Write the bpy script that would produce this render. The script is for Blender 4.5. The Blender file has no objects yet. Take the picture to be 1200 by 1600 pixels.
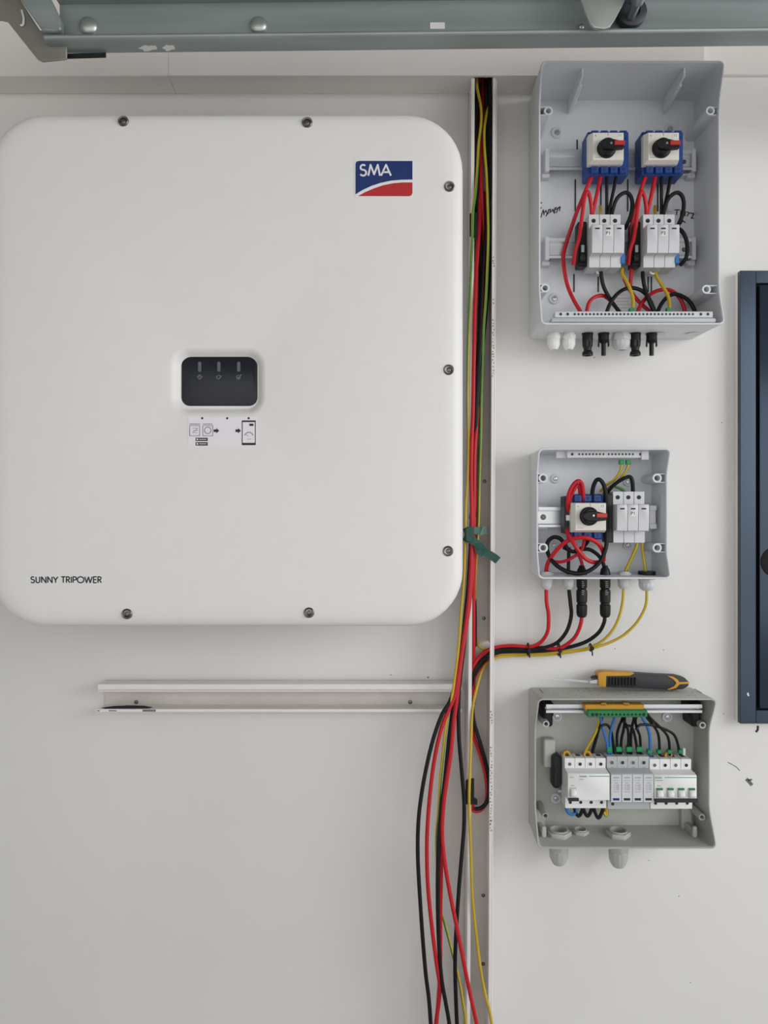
import bpy, bmesh, math, random
from mathutils import Vector, Matrix
random.seed(4)
sc = bpy.context.scene
COL = sc.collection

# ------------------------------------------------------------------ camera, world, light, exposure
F = 1155.0          # focal length in pixels of the 1200x1600 frame
D = 1.30            # distance from camera to the wall (m)
cam_d = bpy.data.cameras.new('camera'); cam = bpy.data.objects.new('camera', cam_d); COL.objects.link(cam)
cam.location = (0, -D, 0); cam.rotation_euler = (math.pi/2, 0, 0)
cam_d.sensor_fit = 'VERTICAL'; cam_d.sensor_height = 36; cam_d.lens = 36*F/1600; cam_d.clip_start = .02
sc.camera = cam

world = bpy.data.worlds.new('world'); sc.world = world; world.use_nodes = True
wn = world.node_tree.nodes; wl = world.node_tree.links
bg = wn['Background']
tc = wn.new('ShaderNodeTexCoord'); sep = wn.new('ShaderNodeSeparateXYZ'); ramp = wn.new('ShaderNodeValToRGB')
mp = wn.new('ShaderNodeMapRange'); mp.inputs['From Min'].default_value = -1; mp.inputs['From Max'].default_value = 1
wl.new(tc.outputs['Generated'], sep.inputs[0]); wl.new(sep.outputs['Z'], mp.inputs['Value'])
wl.new(mp.outputs[0], ramp.inputs[0]); wl.new(ramp.outputs[0], bg.inputs['Color'])
e = ramp.color_ramp.elements
e[0].position = 0.0; e[0].color = (.55, .54, .52, 1)
e[1].position = 1.0; e[1].color = (.60, .68, .82, 1)
for p_, c_ in ((.46, (.80, .79, .77, 1)), (.54, (.97, .97, .975, 1)), (.70, (.84, .87, .94, 1))):
    x_ = e.new(p_); x_.color = c_
bg.inputs['Strength'].default_value = 1.6

def area(name, loc, target, sx, sy, power, color):
    l = bpy.data.lights.new(name, 'AREA'); l.shape = 'RECTANGLE'; l.size = sx; l.size_y = sy
    l.energy = power; l.color = color
    o = bpy.data.objects.new(name, l); COL.objects.link(o); o.location = loc
    o.rotation_euler = (Vector(target)-Vector(loc)).to_track_quat('-Z', 'Y').to_euler()
    return o
area('daylight_garage_door', (2.45, -1.6, .55), (.3, 0, .25), 1.7, 1.2, 27, (.965, .985, 1.0))

sc.view_settings.view_transform = 'Standard'; sc.view_settings.look = 'None'
sc.view_settings.gamma = 1; sc.view_settings.use_curve_mapping = False
sc.view_settings.exposure = -0.03

# ------------------------------------------------------------------ helpers
def lin(h):
    if isinstance(h, str):
        h = h.lstrip('#'); c = [int(h[i:i+2], 16)/255 for i in (0, 2, 4)]
    else: c = list(h)
    return [x/12.92 if x <= .04045 else ((x+.055)/1.055)**2.4 for x in c]

def mat(name, col, rough=.5, metal=0, var=.0, vscale=30, bump=0, bscale=200, spec=.5, coat=0, stretch=None, trans=0):
    m = bpy.data.materials.new(name); m.use_nodes = True
    nt = m.node_tree; n = nt.nodes; b = n['Principled BSDF']; L = nt.links
    c = lin(col); b.inputs['Base Color'].default_value = (*c, 1)
    b.inputs['Roughness'].default_value = rough; b.inputs['Metallic'].default_value = metal
    b.inputs['Specular IOR Level'].default_value = spec
    if coat: b.inputs['Coat Weight'].default_value = coat; b.inputs['Coat Roughness'].default_value = .08
    if trans: b.inputs['Transmission Weight'].default_value = trans
    t = n.new('ShaderNodeTexCoord'); mpn = n.new('ShaderNodeMapping'); L.new(t.outputs['Object'], mpn.inputs[0])
    if stretch: mpn.inputs['Scale'].default_value = stretch
    ns = n.new('ShaderNodeTexNoise'); ns.inputs['Scale'].default_value = vscale; ns.inputs['Detail'].default_value = 5
    L.new(mpn.outputs[0], ns.inputs['Vector'])
    v = var if var else .008
    cr = n.new('ShaderNodeValToRGB'); L.new(ns.outputs['Fac'], cr.inputs[0])
    cr.color_ramp.elements[0].position = .3; cr.color_ramp.elements[1].position = .7
    cr.color_ramp.elements[0].color = (*[max(0, x*(1-v)) for x in c], 1)
    cr.color_ramp.elements[1].color = (*[min(1, x*(1+v)) for x in c], 1)
    L.new(cr.outputs[0], b.inputs['Base Color'])
    if bump:
        n2 = n.new('ShaderNodeTexNoise'); n2.inputs['Scale'].default_value = bscale; n2.inputs['Detail'].default_value = 3
        L.new(mpn.outputs[0], n2.inputs['Vector'])
        bp = n.new('ShaderNodeBump'); bp.inputs['Strength'].default_value = bump; bp.inputs['Distance'].default_value = .001
        L.new(n2.outputs['Fac'], bp.inputs['Height']); L.new(bp.outputs[0], b.inputs['Normal'])
    return m

M = dict(
 wall=mat('painted_plaster', '#dedcd9', .75, var=.025, vscale=3, bump=.12, bscale=60),
 beam=mat('painted_board', '#e6e1dd', .7, var=.03, vscale=4),
 ceil=mat('door_panel_paint', '#6b6a68', .7),
 floor=mat('concrete', '#a09b94', .8, var=.15, vscale=6),
 inv=mat('white_powder_coat', '#e9e7e5', .42, bump=.03, bscale=700),
 duct=mat('white_pvc', '#e6e2df', .42, var=.02),
 ductin=mat('beige_pvc', '#cfc8c0', .5, var=.05, vscale=20),  # duct back strips, beige and slightly darker than the walls
 box=mat('grey_enclosure_plastic', '#d6d9dd', .48, bump=.03, bscale=900),
 box_shaded=mat('shaded_grey_enclosure_plastic', '#b2b3ab', .5, bump=.03, bscale=900),  # same plastic as the other boxes, dimmer light painted into the colour
 lgrey=mat('light_grey_plastic', '#cfd0d3', .45),
 gland=mat('gland_grey_plastic', '#c2c4c4', .42),
 white=mat('white_plastic', '#e6e6e4', .4),
 ivory=mat('ivory_plastic', '#dedbd0', .42),
 spdgrey=mat('silver_grey_plastic', '#b4b8b8', .45),
 black=mat('black_plastic', '#0c0d0f', .45, spec=.35),
 dgrey=mat('charcoal_plastic', '#2a2c30', .5, spec=.4),
 blue=mat('blue_plastic', '#123f88', .45, var=.08),
 navy=mat('navy_plastic', '#16244a', .5),
 gland3=mat('gland_warm_grey', '#aeb0ab', .45),  # gland plastic given the same shaded tone as the lower box
 lblue=mat('light_blue_plastic', '#2d6fb4', .45),
 redp=mat('red_plastic', '#b5302a', .4),
 redc=mat('red_cable', '#bd1824', .42, var=.06, spec=.35),
 blackc=mat('black_cable', '#0c0c0e', .5, spec=.3),
 bluec=mat('blue_cable', '#2f72b8', .4),
 yelc=mat('yellow_cable', '#c4a526', .42, var=.08),
 grnc=mat('green_cable', '#4e8a2c', .42, var=.08),
 ferr=mat('green_ferrule', '#118a50', .4),
 grn=mat('green_plastic', '#1c7a45', .42),
 grnl=mat('green_print', '#2c9a62', .5),
 yel=mat('amber_plastic', '#c7901d', .42),
 tape=mat('green_tape', '#06493b', .38, var=.25, vscale=90),
 steel=mat('zinc_steel', '#b9bdc0', .32, metal=.9, var=.06, vscale=60),
 rail=mat('zinc_rail', '#dfe2e4', .3, metal=.6, var=.05, vscale=25, stretch=(1, 8, 8)),
 galv=mat('galvanised_steel', '#97a1a0', .45, metal=.45, var=.16, vscale=14, stretch=(.25, 2, 3), bump=.06, bscale=90),
 galvb=mat('dull_galvanised_steel', '#8d8a82', .5, metal=.4, var=.12, vscale=25),
 bolt=mat('bolt_zinc', '#b4bab5', .36, metal=.75, var=.05),
 screw=mat('screw_steel', '#736f6c', .35, metal=.8),
 dark=mat('dark_hole', '#0d0d0f', .6),  # near-black colour standing in for the shade inside holes
 disp=mat('display_dark', '#1d2029', .3, spec=.35),
 led=mat('led_window', '#5a5d66', .4),
 icon=mat('icon_grey', '#787b84', .5),
 sticker=mat('sticker_white', '#efe9ef', .5),
 print=mat('print_black', '#24242a', .6),
 printg=mat('print_grey', '#8b8b90', .6),
 logob=mat('logo_blue', '#17316b', .4),
 logor=mat('logo_red', '#b92a2c', .4),
 logow=mat('logo_white', '#e9e8ea', .4),
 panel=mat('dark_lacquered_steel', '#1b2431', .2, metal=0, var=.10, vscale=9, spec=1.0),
 groove=mat('dark_rubber_seal', '#07080a', .6, spec=.2),
 ink=mat('marker_ink', '#1a1a1e', .6),
 scuff=mat('scuff_grey', '#6a6864', .8, var=.3, vscale=200),
 rust=mat('rust_speck', '#9a6a34', .8),
 paint=mat('dried_paint', '#dcdad8', .7, var=.06),
 rubber=mat('roller_nylon', '#2b2f36', .5),
)

M['panel'].node_tree.nodes['Principled BSDF'].inputs['Specular Tint'].default_value = (.62, .78, 1.0, 1)  # blue tint stands in for reflected sky; the base colour leans blue too
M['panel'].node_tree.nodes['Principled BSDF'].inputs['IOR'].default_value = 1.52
def K(d): return (D-d)/F
def V(px, py, d):
    k = K(d); return Vector(((px-600)*k, -d, (800-py)*k))

WL = {}
def wloc(o):
    return WL.get(o.name, Vector((0, 0, 0))) if o else Vector((0, 0, 0))
def tag(o, label=None, cat=None, group=None, kind=None):
    if label: o['label'] = label
    if cat: o['category'] = cat
    if group: o['group'] = group
    if kind: o['kind'] = kind
    return o
def thing(name, loc, label, cat, group=None, kind=None):
    o = bpy.data.objects.new(name, None); COL.objects.link(o); o.empty_display_size = .02
    o.location = loc; WL[o.name] = Vector(loc)
    return tag(o, label, cat, group, kind)

class MB:
    def __init__(s): s.v = []; s.f = []; s.m = []
    def face(s, idx, m=0): s.f.append(tuple(idx)); s.m.append(m)
    def add(s, vs): i = len(s.v); s.v += [Vector(x) for x in vs]; return i
    def box(s, a, b, m=0):
        x0, x1 = sorted((a[0], b[0])); y0, y1 = sorted((a[1], b[1])); z0, z1 = sorted((a[2], b[2]))
        i = s.add([(x0,y0,z0),(x1,y0,z0),(x1,y1,z0),(x0,y1,z0),(x0,y0,z1),(x1,y0,z1),(x1,y1,z1),(x0,y1,z1)])
        for q in ((0,3,2,1),(4,5,6,7),(0,1,5,4),(1,2,6,5),(2,3,7,6),(3,0,4,7)): s.face([i+t for t in q], m)
        return s
    def bpx(s, x0, x1, y0, y1, db, df, m=0):        # front face at depth df shows at these pixels
        a = V(x0, y1, df); b = V(x1, y0, df)
        return s.box((a.x, -df, a.z), (b.x, -db, b.z), m)
    def prism(s, loop, ext, m=0):
        n = len(loop); i = s.add(loop); s.add([Vector(p)+Vector(ext) for p in loop])
        s.face([i+t for t in range(n)], m); s.face([i+n+t for t in range(n)][::-1], m)
        for t in range(n): s.face((i+t, i+(t+1) % n, i+n+(t+1) % n, i+n+t), m)
        return s
    def ppx(s, pts, df, db, m=0):                   # pixel polygon at depth df pushed back to db
        return s.prism([V(x, y, df) for x, y in pts], (0, df-db, 0), m)
    def lathe(s, base, axis, prof, n=20, m=0, caps=True, rot=0):
        base = Vector(base); ax = Vector(axis).normalized()
        u = ax.orthogonal().normalized(); w = ax.cross(u)
        rings = []
        for t, r in prof:
            rings.append(s.add([base+ax*t+(u*math.cos(rot+2*math.pi*k/n)+w*math.sin(rot+2*math.pi*k/n))*r for k in range(n)]))
        for a, b in zip(rings, rings[1:]):
            for k in range(n): s.face((a+k, a+(k+1) % n, b+(k+1) % n, b+k), m)
        if caps:
            s.face([rings[0]+k for k in range(n)][::-1], m); s.face([rings[-1]+k for k in range(n)], m)
        return s
    def cyl(s, p0, p1, r, r1=None, n=16, m=0, rot=0):
        p0 = Vector(p0); p1 = Vector(p1)
        return s.lathe(p0, p1-p0, [(0, r), ((p1-p0).length, r if r1 is None else r1)], n, m, rot=rot)
    def ring(s, base, axis, prof, n=20, m=0):       # closed annular lathe
        return s.lathe(base, axis, list(prof)+[prof[0]], n, m, caps=False)
    def tube(s, pts, r, n=10, sub=6, twist=0, phase=0, stripe=0, m=0, ms=1):
        P = [Vector(p) for p in pts]
        if len(P) > 2 and sub > 1:
            E = [P[0]*2-P[1]]+P+[P[-1]*2-P[-2]]; Q = []
            for i in range(1, len(E)-2):
                a, b, c, d = E[i-1:i+3]
                for j in range(sub):
                    t = j/sub
                    Q.append(.5*((2*b)+(c-a)*t+(2*a-5*b+4*c-d)*t*t+(3*b-a-3*c+d)*t*t*t))
            Q.append(P[-1]); P = Q
        T = [(P[min(i+1, len(P)-1)]-P[max(i-1, 0)]).normalized() for i in range(len(P))]
        u = T[0].cross(Vector((0, 1, 0)))
        if u.length < .1: u = T[0].cross(Vector((1, 0, 0)))
        u.normalize(); rings = []; L = 0
        for i, p in enumerate(P):
            if i: u = (u-T[i]*u.dot(T[i])).normalized(); L += (P[i]-P[i-1]).length
            w = T[i].cross(u); a0 = twist*L+phase
            rings.append(s.add([p+(u*math.cos(a0+2*math.pi*k/n)+w*math.sin(a0+2*math.pi*k/n))*r for k in range(n)]))
        for a, b in zip(rings, rings[1:]):
            for k in range(n): s.face((a+k, a+(k+1) % n, b+(k+1) % n, b+k), ms if k < stripe else m)
        s.face([rings[0]+k for k in range(n)][::-1], m); s.face([rings[-1]+k for k in range(n)], m)
        return s
    def stroke(s, pl, w, d, th=.0003, m=0):         # flat ribbon in the XZ plane at depth d, points (x, z)
        for j, ((x0, z0), (x1, z1)) in enumerate(zip(pl, pl[1:])):
            th += 3e-6; l = math.hypot(x1-x0, z1-z0)
            if l < 1e-9: continue
            nx, nz = -(z1-z0)/l*w/2, (x1-x0)/l*w/2
            s.prism([(x0-nx, -d, z0-nz), (x1-nx, -d, z1-nz), (x1+nx, -d, z1+nz), (x0+nx, -d, z0+nz)], (0, -th, 0), m)
        for (x, z) in pl[1:-1]:
            th += 3e-6; s.prism([(x+math.cos(a*math.pi/4)*w/2, -d, z+math.sin(a*math.pi/4)*w/2) for a in range(8)], (0, -th, 0), m)
        return s
    def build(s, name, mats, parent=None, bevel=0, seg=1, smooth=True, ang=35):
        me = bpy.data.meshes.new(name)
        if parent: loc = wloc(parent)
        else:
            lo = Vector([min(v[i] for v in s.v) for i in range(3)]); hi = Vector([max(v[i] for v in s.v) for i in range(3)])
            loc = (lo+hi)/2
        me.from_pydata([v-loc for v in s.v], [], s.f)
        ms = mats if isinstance(mats, (list, tuple)) else [mats]
        for k in ms: me.materials.append(M[k])
        me.polygons.foreach_set('material_index', s.m)
        bm = bmesh.new(); bm.from_mesh(me)
        bmesh.ops.recalc_face_normals(bm, faces=bm.faces)
        if bevel:
            ed = [x for x in bm.edges if len(x.link_faces) == 2 and x.calc_face_angle(0) > .6]
            bmesh.ops.bevel(bm, geom=ed, offset=bevel, segments=seg, affect='EDGES', profile=.6, clamp_overlap=True)
        bm.to_mesh(me); bm.free()
        if smooth:
            me.polygons.foreach_set('use_smooth', [True]*len(me.polygons)); me.set_sharp_from_angle(angle=math.radians(ang))
        me.update()
        o = bpy.data.objects.new(name, me); COL.objects.link(o)
        if parent: o.parent = parent; WL[o.name] = loc
        else: o.location = loc; WL[o.name] = loc
        return o

def text(name, body, x, z, d, size, material, parent, th=.0002, align='CENTER', bold=0, sx=1):
    cu = bpy.data.curves.new(name, 'FONT'); cu.body = body; cu.size = size; cu.align_x = align; cu.align_y = 'CENTER'
    cu.extrude = th; cu.offset = bold; cu.resolution_u = 3
    t = bpy.data.objects.new(name+'_src', cu); COL.objects.link(t)
    dg = bpy.context.evaluated_depsgraph_get(); me = bpy.data.meshes.new_from_object(t.evaluated_get(dg))
    bpy.data.objects.remove(t); bpy.data.curves.remove(cu)
    me.transform(Matrix.Diagonal((sx, 1, 1, 1)))
    me.transform(Matrix.Rotation(math.pi/2, 4, 'X')); me.materials.clear(); me.materials.append(M[material])
    o = bpy.data.objects.new(name, me); COL.objects.link(o); o.parent = parent
    loc = Vector((x, -d-th, z)); o.location = loc-wloc(parent); WL[o.name] = loc
    return o

def arc(cx, cz, rx, rz, a0, a1, n=10):
    return [(cx+rx*math.cos(math.radians(a0+(a1-a0)*i/n)), cz+rz*math.sin(math.radians(a0+(a1-a0)*i/n))) for i in range(n+1)]
GL = {  # geometric sans capitals, strokes in a unit-high cell: (advance, strokes)
 'S': (.62, [arc(.27, .755, .2, .245, 40, 180)[0:]+arc(.27, .735, .2, .2, 180, 250, 5)+arc(.27, .27, .235, .27, 75, -150, 14)]),
 'M': (1.0, [[(.05, 0), (.22, 1), (.5, .12), (.78, 1), (.95, 0)]]),
 'A': (.86, [[(.04, 0), (.42, 1), (.8, 0)], [(.2, .33), (.64, .33)]]),
 'U': (.74, [[(.1, 1), (.1, .3)]+arc(.34, .3, .24, .3, 180, 360)+[(.58, 1)]]),
 'N': (.82, [[(.1, 0), (.1, 1), (.68, 0), (.68, 1)]]),
 'Y': (.7, [[(.02, 1), (.33, .48), (.64, 1)], [(.33, .48), (.33, 0)]]),
 'T': (.62, [[(.02, 1), (.58, 1)], [(.3, 1), (.3, 0)]]),
 'R': (.64, [[(.1, 0), (.1, 1), (.26, 1)]+arc(.28, .75, .23, .25, 90, -90)+[(.1, .5)], [(.26, .5), (.56, 0)]]),
 'I': (.26, [[(.12, 0), (.12, 1)]]),
 'P': (.62, [[(.1, 0), (.1, 1), (.26, 1)]+arc(.28, .73, .25, .27, 90, -90)+[(.1, .46)]]),
 'O': (1.0, [arc(.48, .5, .44, .5, 0, 360, 20)]),
 'W': (1.1, [[(.03, 1), (.28, 0), (.52, .95), (.76, 0), (1.02, 1)]]),
 'E': (.6, [[(.52, 1), (.1, 1), (.1, 0), (.52, 0)], [(.1, .52), (.48, .52)]]),
 ' ': (.36, []),
}
def lettering(name, s, x0, x1, z0, h, w, d, material, parent):
    tot = sum(GL[c][0] for c in s); kx = (x1-x0)/tot; b = MB(); x = x0
    for c in s:
        for st in GL[c][1]: b.stroke([(x+p[0]*kx, z0+p[1]*h) for p in st], w, d)
        x += GL[c][0]*kx
    return b.build(name, material, parent, smooth=False)

def cable(name, pts, r, mats, label, cat='cable', group=None, twist=0, n=10, phase=-1.2):
    P = []
    d0 = .05
    for (x, y, d) in pts:
        if 1025 < y < 1300 and d < .045 and 725 < x < 738: x = 738   # stay clear of the duct wall
        P.append(V(x, y, d))
    st = 3 if mats == 'ey' else 0
    o = MB().tube(P, r, n=n, stripe=st, twist=twist, phase=phase).build(name, ['yelc', 'grnc'] if mats == 'ey' else mats)
    return tag(o, label, cat, group)
def rrect(x0, x1, z0, z1, r, n=8):
    out = []
    for cx, cz, a in ((x1-r, z1-r, 0), (x0+r, z1-r, 90), (x0+r, z0+r, 180), (x1-r, z0+r, 270)):
        out += arc(cx, cz, r, r, a, a+90, n)
    return out
def loft(b, loops, cap0=True, cap1=True, m=0):
    idx = [b.add(l) for l in loops]; n = len(loops[0])
    for a, c in zip(idx, idx[1:]):
        for k in range(n): b.face((a+k, a+(k+1) % n, c+(k+1) % n, c+k), m)
    if cap0: b.face([idx[0]+k for k in range(n)][::-1], m)
    if cap1: b.face([idx[-1]+k for k in range(n)], m)

# ------------------------------------------------------------------ the setting
w = tag(MB().box((-2.2, 0, -1.25), (2.4, .12, 1.25)).build('wall_back', 'wall'), kind='structure')
tag(MB().box((-2.2, -3.4, -1.29), (2.4, .12, -1.25)).build('floor', 'floor'), kind='structure')
tag(MB().box((-2.2, -3.4, 1.25), (2.4, .12, 1.30)).build('ceiling', 'ceil'), kind='structure')
tag(MB().box((-2.32, -3.4, -1.25), (-2.2, .12, 1.25)).build('wall_left', 'wall'), kind='structure')
ZB = .735
tr = thing('trim_1', (0, 0, ZB), None, None, kind='structure')
def xw(px, d): return (px-600)*K(d)
s1 = xw(263, .055); hx0 = xw(741, .055); hx1 = xw(771, .055); s2 = xw(1100, .055)
MB().box((-1.2, 0, ZB), (s1-.0006, -.055, 1.249)).build('panel', 'beam', tr, bevel=.0015)
MB().box((s1-.0006, 0, ZB), (s1+.0006, -.0538, 1.249)).build('joint_filler', 'beam', tr)
b = MB(); b.box((s1+.0006, 0, ZB), (hx0, -.055, 1.249)); b.box((hx1, 0, ZB), (s2, -.055, 1.249)); b.box((hx0, -.050, ZB), (hx1, -.055, 1.249)); b.box((hx0, 0, ZB+.12), (hx1, -.05, 1.249))
b.build('panel', 'beam', tr, bevel=.0)
MB().box((s2, 0, .765), (1.9, -.010, 1.249)).build('panel', 'beam', tr, bevel=.0015)
# marks on the wall
def mark(pts, wd, material, name='scuff_mark'):
    MB().stroke([(V(x, y, 0).x, V(x, y, 0).z) for x, y in pts], wd, 0.0, .0002).build(name, material, w, smooth=False)
mark([(1137, 1191), (1143, 1194), (1150, 1198), (1156, 1204)], .0013, 'scuff')
mark([(1166, 1217), (1171, 1222), (1175, 1227)], .006, 'scuff'); mark([(1169, 1219), (1175, 1218)], .003, 'scuff')
mark([(1184, 1134), (1184, 1140), (1181, 1144)], .004, 'ink')
mark([(668, 1058), (670, 1059)], .003, 'rust')
for x, y in ((610, 1054), (960, 1013), (1036, 1015), (1130, 1115), (1127, 660), (1148, 980), (928, 558), (1013, 1344), (1078, 1535), (1060, 1400)):
    mark([(x, y), (x+1.5, y+1)], .0014, 'scuff')
# marks on the beam
for x, y in ((557, 120), (451, 148.5)):
    pass

# ------------------------------------------------------------------ galvanised door track overhead
tilt = math.radians(.62)
tk = thing('door_track', V(600, 78, .25), 'galvanised steel door track running along the top of the wall', 'track')
def tz(x): return .6560 + math.tan(tilt)*x*1.0
def tprism(prof, x0, x1, b, m=0):  # prof of (depth, dz)
    i = [Vector((x0, -d, tz(x0)+z)) for d, z in prof]
    b.prism(i, (x1-x0, 0, tz(x1)-tz(x0)), m); return b
TX0, TX1 = xw(94, .25), 1.25
b = MB(); tprism([(.25, 0), (.25, .075), (.2522, .075), (.2522, 0)], TX0, TX1, b); b.build('web', 'galv', tk, bevel=.0005)
b = MB(); tprism([(.2522, 0), (.2522, .0022), (.280, .0022), (.280, 0)], TX0-.008, TX1, b)
prof = [(.280+.0035*math.cos(t)*1.0-.0, .0035+.0035*math.sin(t)) for t in [math.radians(a) for a in range(-90, 271, 30)][:-1]]
tprism(prof, TX0-.008, TX1, b); b.build('lower_flange', 'galv', tk)
b = MB(); tprism([(.2522, .068), (.2522, .0702), (.283, .0702), (.283, .068)], TX0, TX1, b); b.build('upper_flange', 'galv', tk)
for px, py, r in ((138, 41, .0130), (404, 40, .0125)):
    c = V(px, py, .2522)
    MB().lathe(c, (0, -1, 0), [(0, r), (.0015, r), (.004, r*.86), (.0058, r*.5), (.0063, r*.1)], 24).build('bolt', 'bolt', tk)
MB().bpx(672, 695, 35, 45, .2522, .2529).build('paint_patch', 'paint', tk)
for cx, cy, rx in ((232, 77, 13), (264, 77, 9)):
    pts = [(cx+rx*math.cos(a*.52)*(1+.25*math.sin(a*2.3)), cy+4.5*math.sin(a*.52)*(1+.3*math.cos(a*1.7))) for a in range(12)]
    loop = []
    for x, y in pts:
        dd = .2530+(83-y)/21*.029; p = V(x, y, dd); loop.append(Vector((p.x, -dd, tz(p.x)-.0002)))
    MB().prism(loop, (0, 0, -.0006)).build('paint_patch', 'paint', tk)
MB().ppx([(100, 84), (165, 82), (165, 89), (100, 91)], .2535, .2515).build('end_slot', 'dark', tk)
# bracket at the left end of the track
br = thing('track_bracket', V(60, 90, .27), 'bent dull metal bracket at the left end of the track', 'bracket')
MB().ppx([(-70, -60), (-70, 31), (2, 31), (11, 33), (58, 92), (66, 96), (104, 92), (104, 50), (62, 47), (24, -12), (10, -60)], .266, .2625).build('plate', 'galvb', br, bevel=.0008)
MB().ppx([(22, -14), (-5, -60), (45, -60), (74, -12), (94, 30), (95, 46), (84, 50), (66, 48)], .282, .268).build('strap', 'galv', br, bevel=.004, seg=3)
MB().tube([V(34, 16, .267), V(37, 28, .268), V(36, 38, .268), V(32, 40, .268)], .0016).build('paint_drip', 'paint', br)
# roller with hinge tongue
ro = thing('track_roller', V(985, 45, .262), 'dark nylon roller with steel shaft and hinge tongue in the track', 'roller')
c = V(984, 24, .256)
MB().lathe(c, (0, -1, 0), [(0, .019), (.002, .021), (.010, .021), (.012, .018), (.0125, .011), (.009, .010), (.009, .004)], 28).build('wheel', 'rubber', ro)
MB().cyl(V(983, 31, .262), V(996, 2, .300), .0062).cyl(V(996, 2, .300), V(1003, -25, .33), .0085).build('shaft', 'steel', ro)
loop = [(902, -60), (905, -8), (914, 18), (922, 36), (929, 43), (945, 45), (953, 42), (960, 32), (974, 6), (982, -10), (985, -60)]
MB().ppx(loop, .305, .3005).build('hinge_tongue', 'bolt', ro, bevel=.0014, seg=2)
MB().lathe(V(908, 43, .2525), (0, -1, 0), [(0, .0042), (.003, .0036), (.0045, .001)], 12).build('screw', 'steel', ro)

# ------------------------------------------------------------------ inverter
FD = .200
inv = thing('solar_inverter', V(351, 982, .10), 'large white wall-mounted solar inverter with rounded corners', 'inverter')
a = V(-23, 981, FD); c = V(725, 172, FD); X0, X1, Z0, Z1 = a.x, c.x, a.z, c.z
R = 88*K(FD)
def lp(inset, d, r=None): return [(x, -d, z) for x, z in rrect(X0+inset, X1-inset, Z0+inset, Z1-inset, max((r or R)-inset, .01), 10)]
q0 = V(268, 648, FD); q1 = V(412, 544, FD)
def hp(inset, d): return [(x, -d, z) for x, z in rrect(q0.x+inset, q1.x-inset, q0.z+inset, q1.z-inset, .026-inset*.9, 10)]
b = MB()
loft(b, [lp(.004, .118), lp(0, .121), lp(0, .181), lp(.0012, .187), lp(.0045, .1925), lp(.010, .1965), lp(.018, .1988), lp(.034, .200),
         hp(-.004, .200), hp(-.0015, .1996), hp(.0015, .1985), hp(.005, .1955), hp(.009, .1905), hp(.0125, .1865), hp(.016, .1845), hp(.019, .184)], cap0=True, cap1=True)
b.build('front_cover', 'inv', inv, ang=50)
MB().prism([(x, 0, z) for x, z in rrect(X0+.03, X1-.03, Z0+.03, Z1-.03, .05, 6)], (0, -.118, 0)).build('rear_housing', 'lgrey', inv, bevel=.003)
for px, py in ((193, 190), (480, 192), (702, 292), (701, 578), (700, 861), (199, 959), (483, 957)):
    c = V(px, py, .1985)
    s_ = MB().ring((c.x, -.1972, c.z), (0, -1, 0), [(0, .0078), (.0035, .0078), (.0045, .0066), (.0040, .0052), (.0018, .0046), (0, .0046)], 20).build('screw', 'screw', inv)
    MB().lathe((c.x, -.1968, c.z), (0, -1, 0), [(0, .0048), (.002, .0046), (.0034, .0028), (.0035, .0016)], 12).build('screw_socket', 'screw', s_)
# display
p0 = V(284, 634, .188); p1 = V(402, 556, .188)
b = MB(); rl = lambda i, d: [(x, -d, z) for x, z in rrect(p0.x-i, p1.x+i, p0.z-i, p1.z+i, .0125+i, 8)]
loft(b, [rl(.0042, .182), rl(.0042, .1886), rl(.0030, .1894), rl(.0008, .1894), rl(.0004, .1880)])
dp = b.build('display_frame', 'inv', inv)
b = MB(); loft(b, [rl(.0004, .1875), rl(.0002, .1884), rl(-.0006, .1888)]); dp = b.build('display_panel', 'disp', inv)
for i, (px, w_) in enumerate(((312, 0), (342, 0), (373, 0))):
    c = V(px, 573, .189); MB().prism([(x, -.1888, z) for x, z in rrect(c.x-.0024, c.x+.0024, c.z-.0075, c.z+.0075, .002, 3)], (0, -.0003, 0)).build('status_light', 'led', dp, smooth=False)
    c = V(px, 589, .189); b = MB()
    if i == 0: b.stroke([(c.x, c.z+.0035), (c.x+.0035, c.z), (c.x, c.z-.0035), (c.x-.0035, c.z), (c.x, c.z+.0035)], .0009, .1888); b.stroke([(c.x, c.z+.0018), (c.x, c.z-.001)], .0008, .1888)
    if i == 1: b.stroke([(c.x-.0005, c.z+.003), (c.x+.0035, c.z+.001), (c.x, c.z-.003)], .0009, .1888); b.stroke(arc(c.x-.001, c.z-.0004, .0024, .0024, 100, 300, 8), .0009, .1888)
    if i == 2: b.stroke([(c.x-.002, c.z), (c.x-.0005, c.z-.0022), (c.x+.004, c.z+.0038)], .0010, .1888); b.stroke(arc(c.x-.0005, c.z-.0004, .003, .003, 60, 360, 10), .0007, .1888)
    b.build('status_icon', 'icon', dp, smooth=False)
# badge: blue and red fields parted by a white swoosh
bd0 = V(553.5, 309, FD); bd1 = V(646, 249, FD); k = K(FD)
badge = MB().prism([(x, -.1999, z) for x, z in rrect(bd0.x, bd1.x, bd0.z, bd1.z, .005, 5)], (0, -.0006, 0)).build('badge', 'logow', inv, smooth=False)
sw_u = [(555.5, 303.5), (567, 296.5), (580, 290.5), (595, 285.5), (612, 282), (628, 280.7), (644.5, 280.5)]
sw_l = [(559.5, 306.3), (570, 300.5), (583, 294.8), (598, 289.6), (614, 286.3), (630, 285), (644.5, 285)]
top = [(644.5, 251.5), (561, 251.3), (557, 252.5), (555.5, 256)]
MB().ppx(sw_u+top, .2008, .2004).build('blue_field', 'logob', badge, smooth=False)
MB().ppx(sw_l+[(644.5, 301), (643, 305), (639.5, 306.5)], .2008, .2004).build('red_field', 'logor', badge, smooth=False)
lz = V(600, 275, FD).z; lh = 17.0*k
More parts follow.
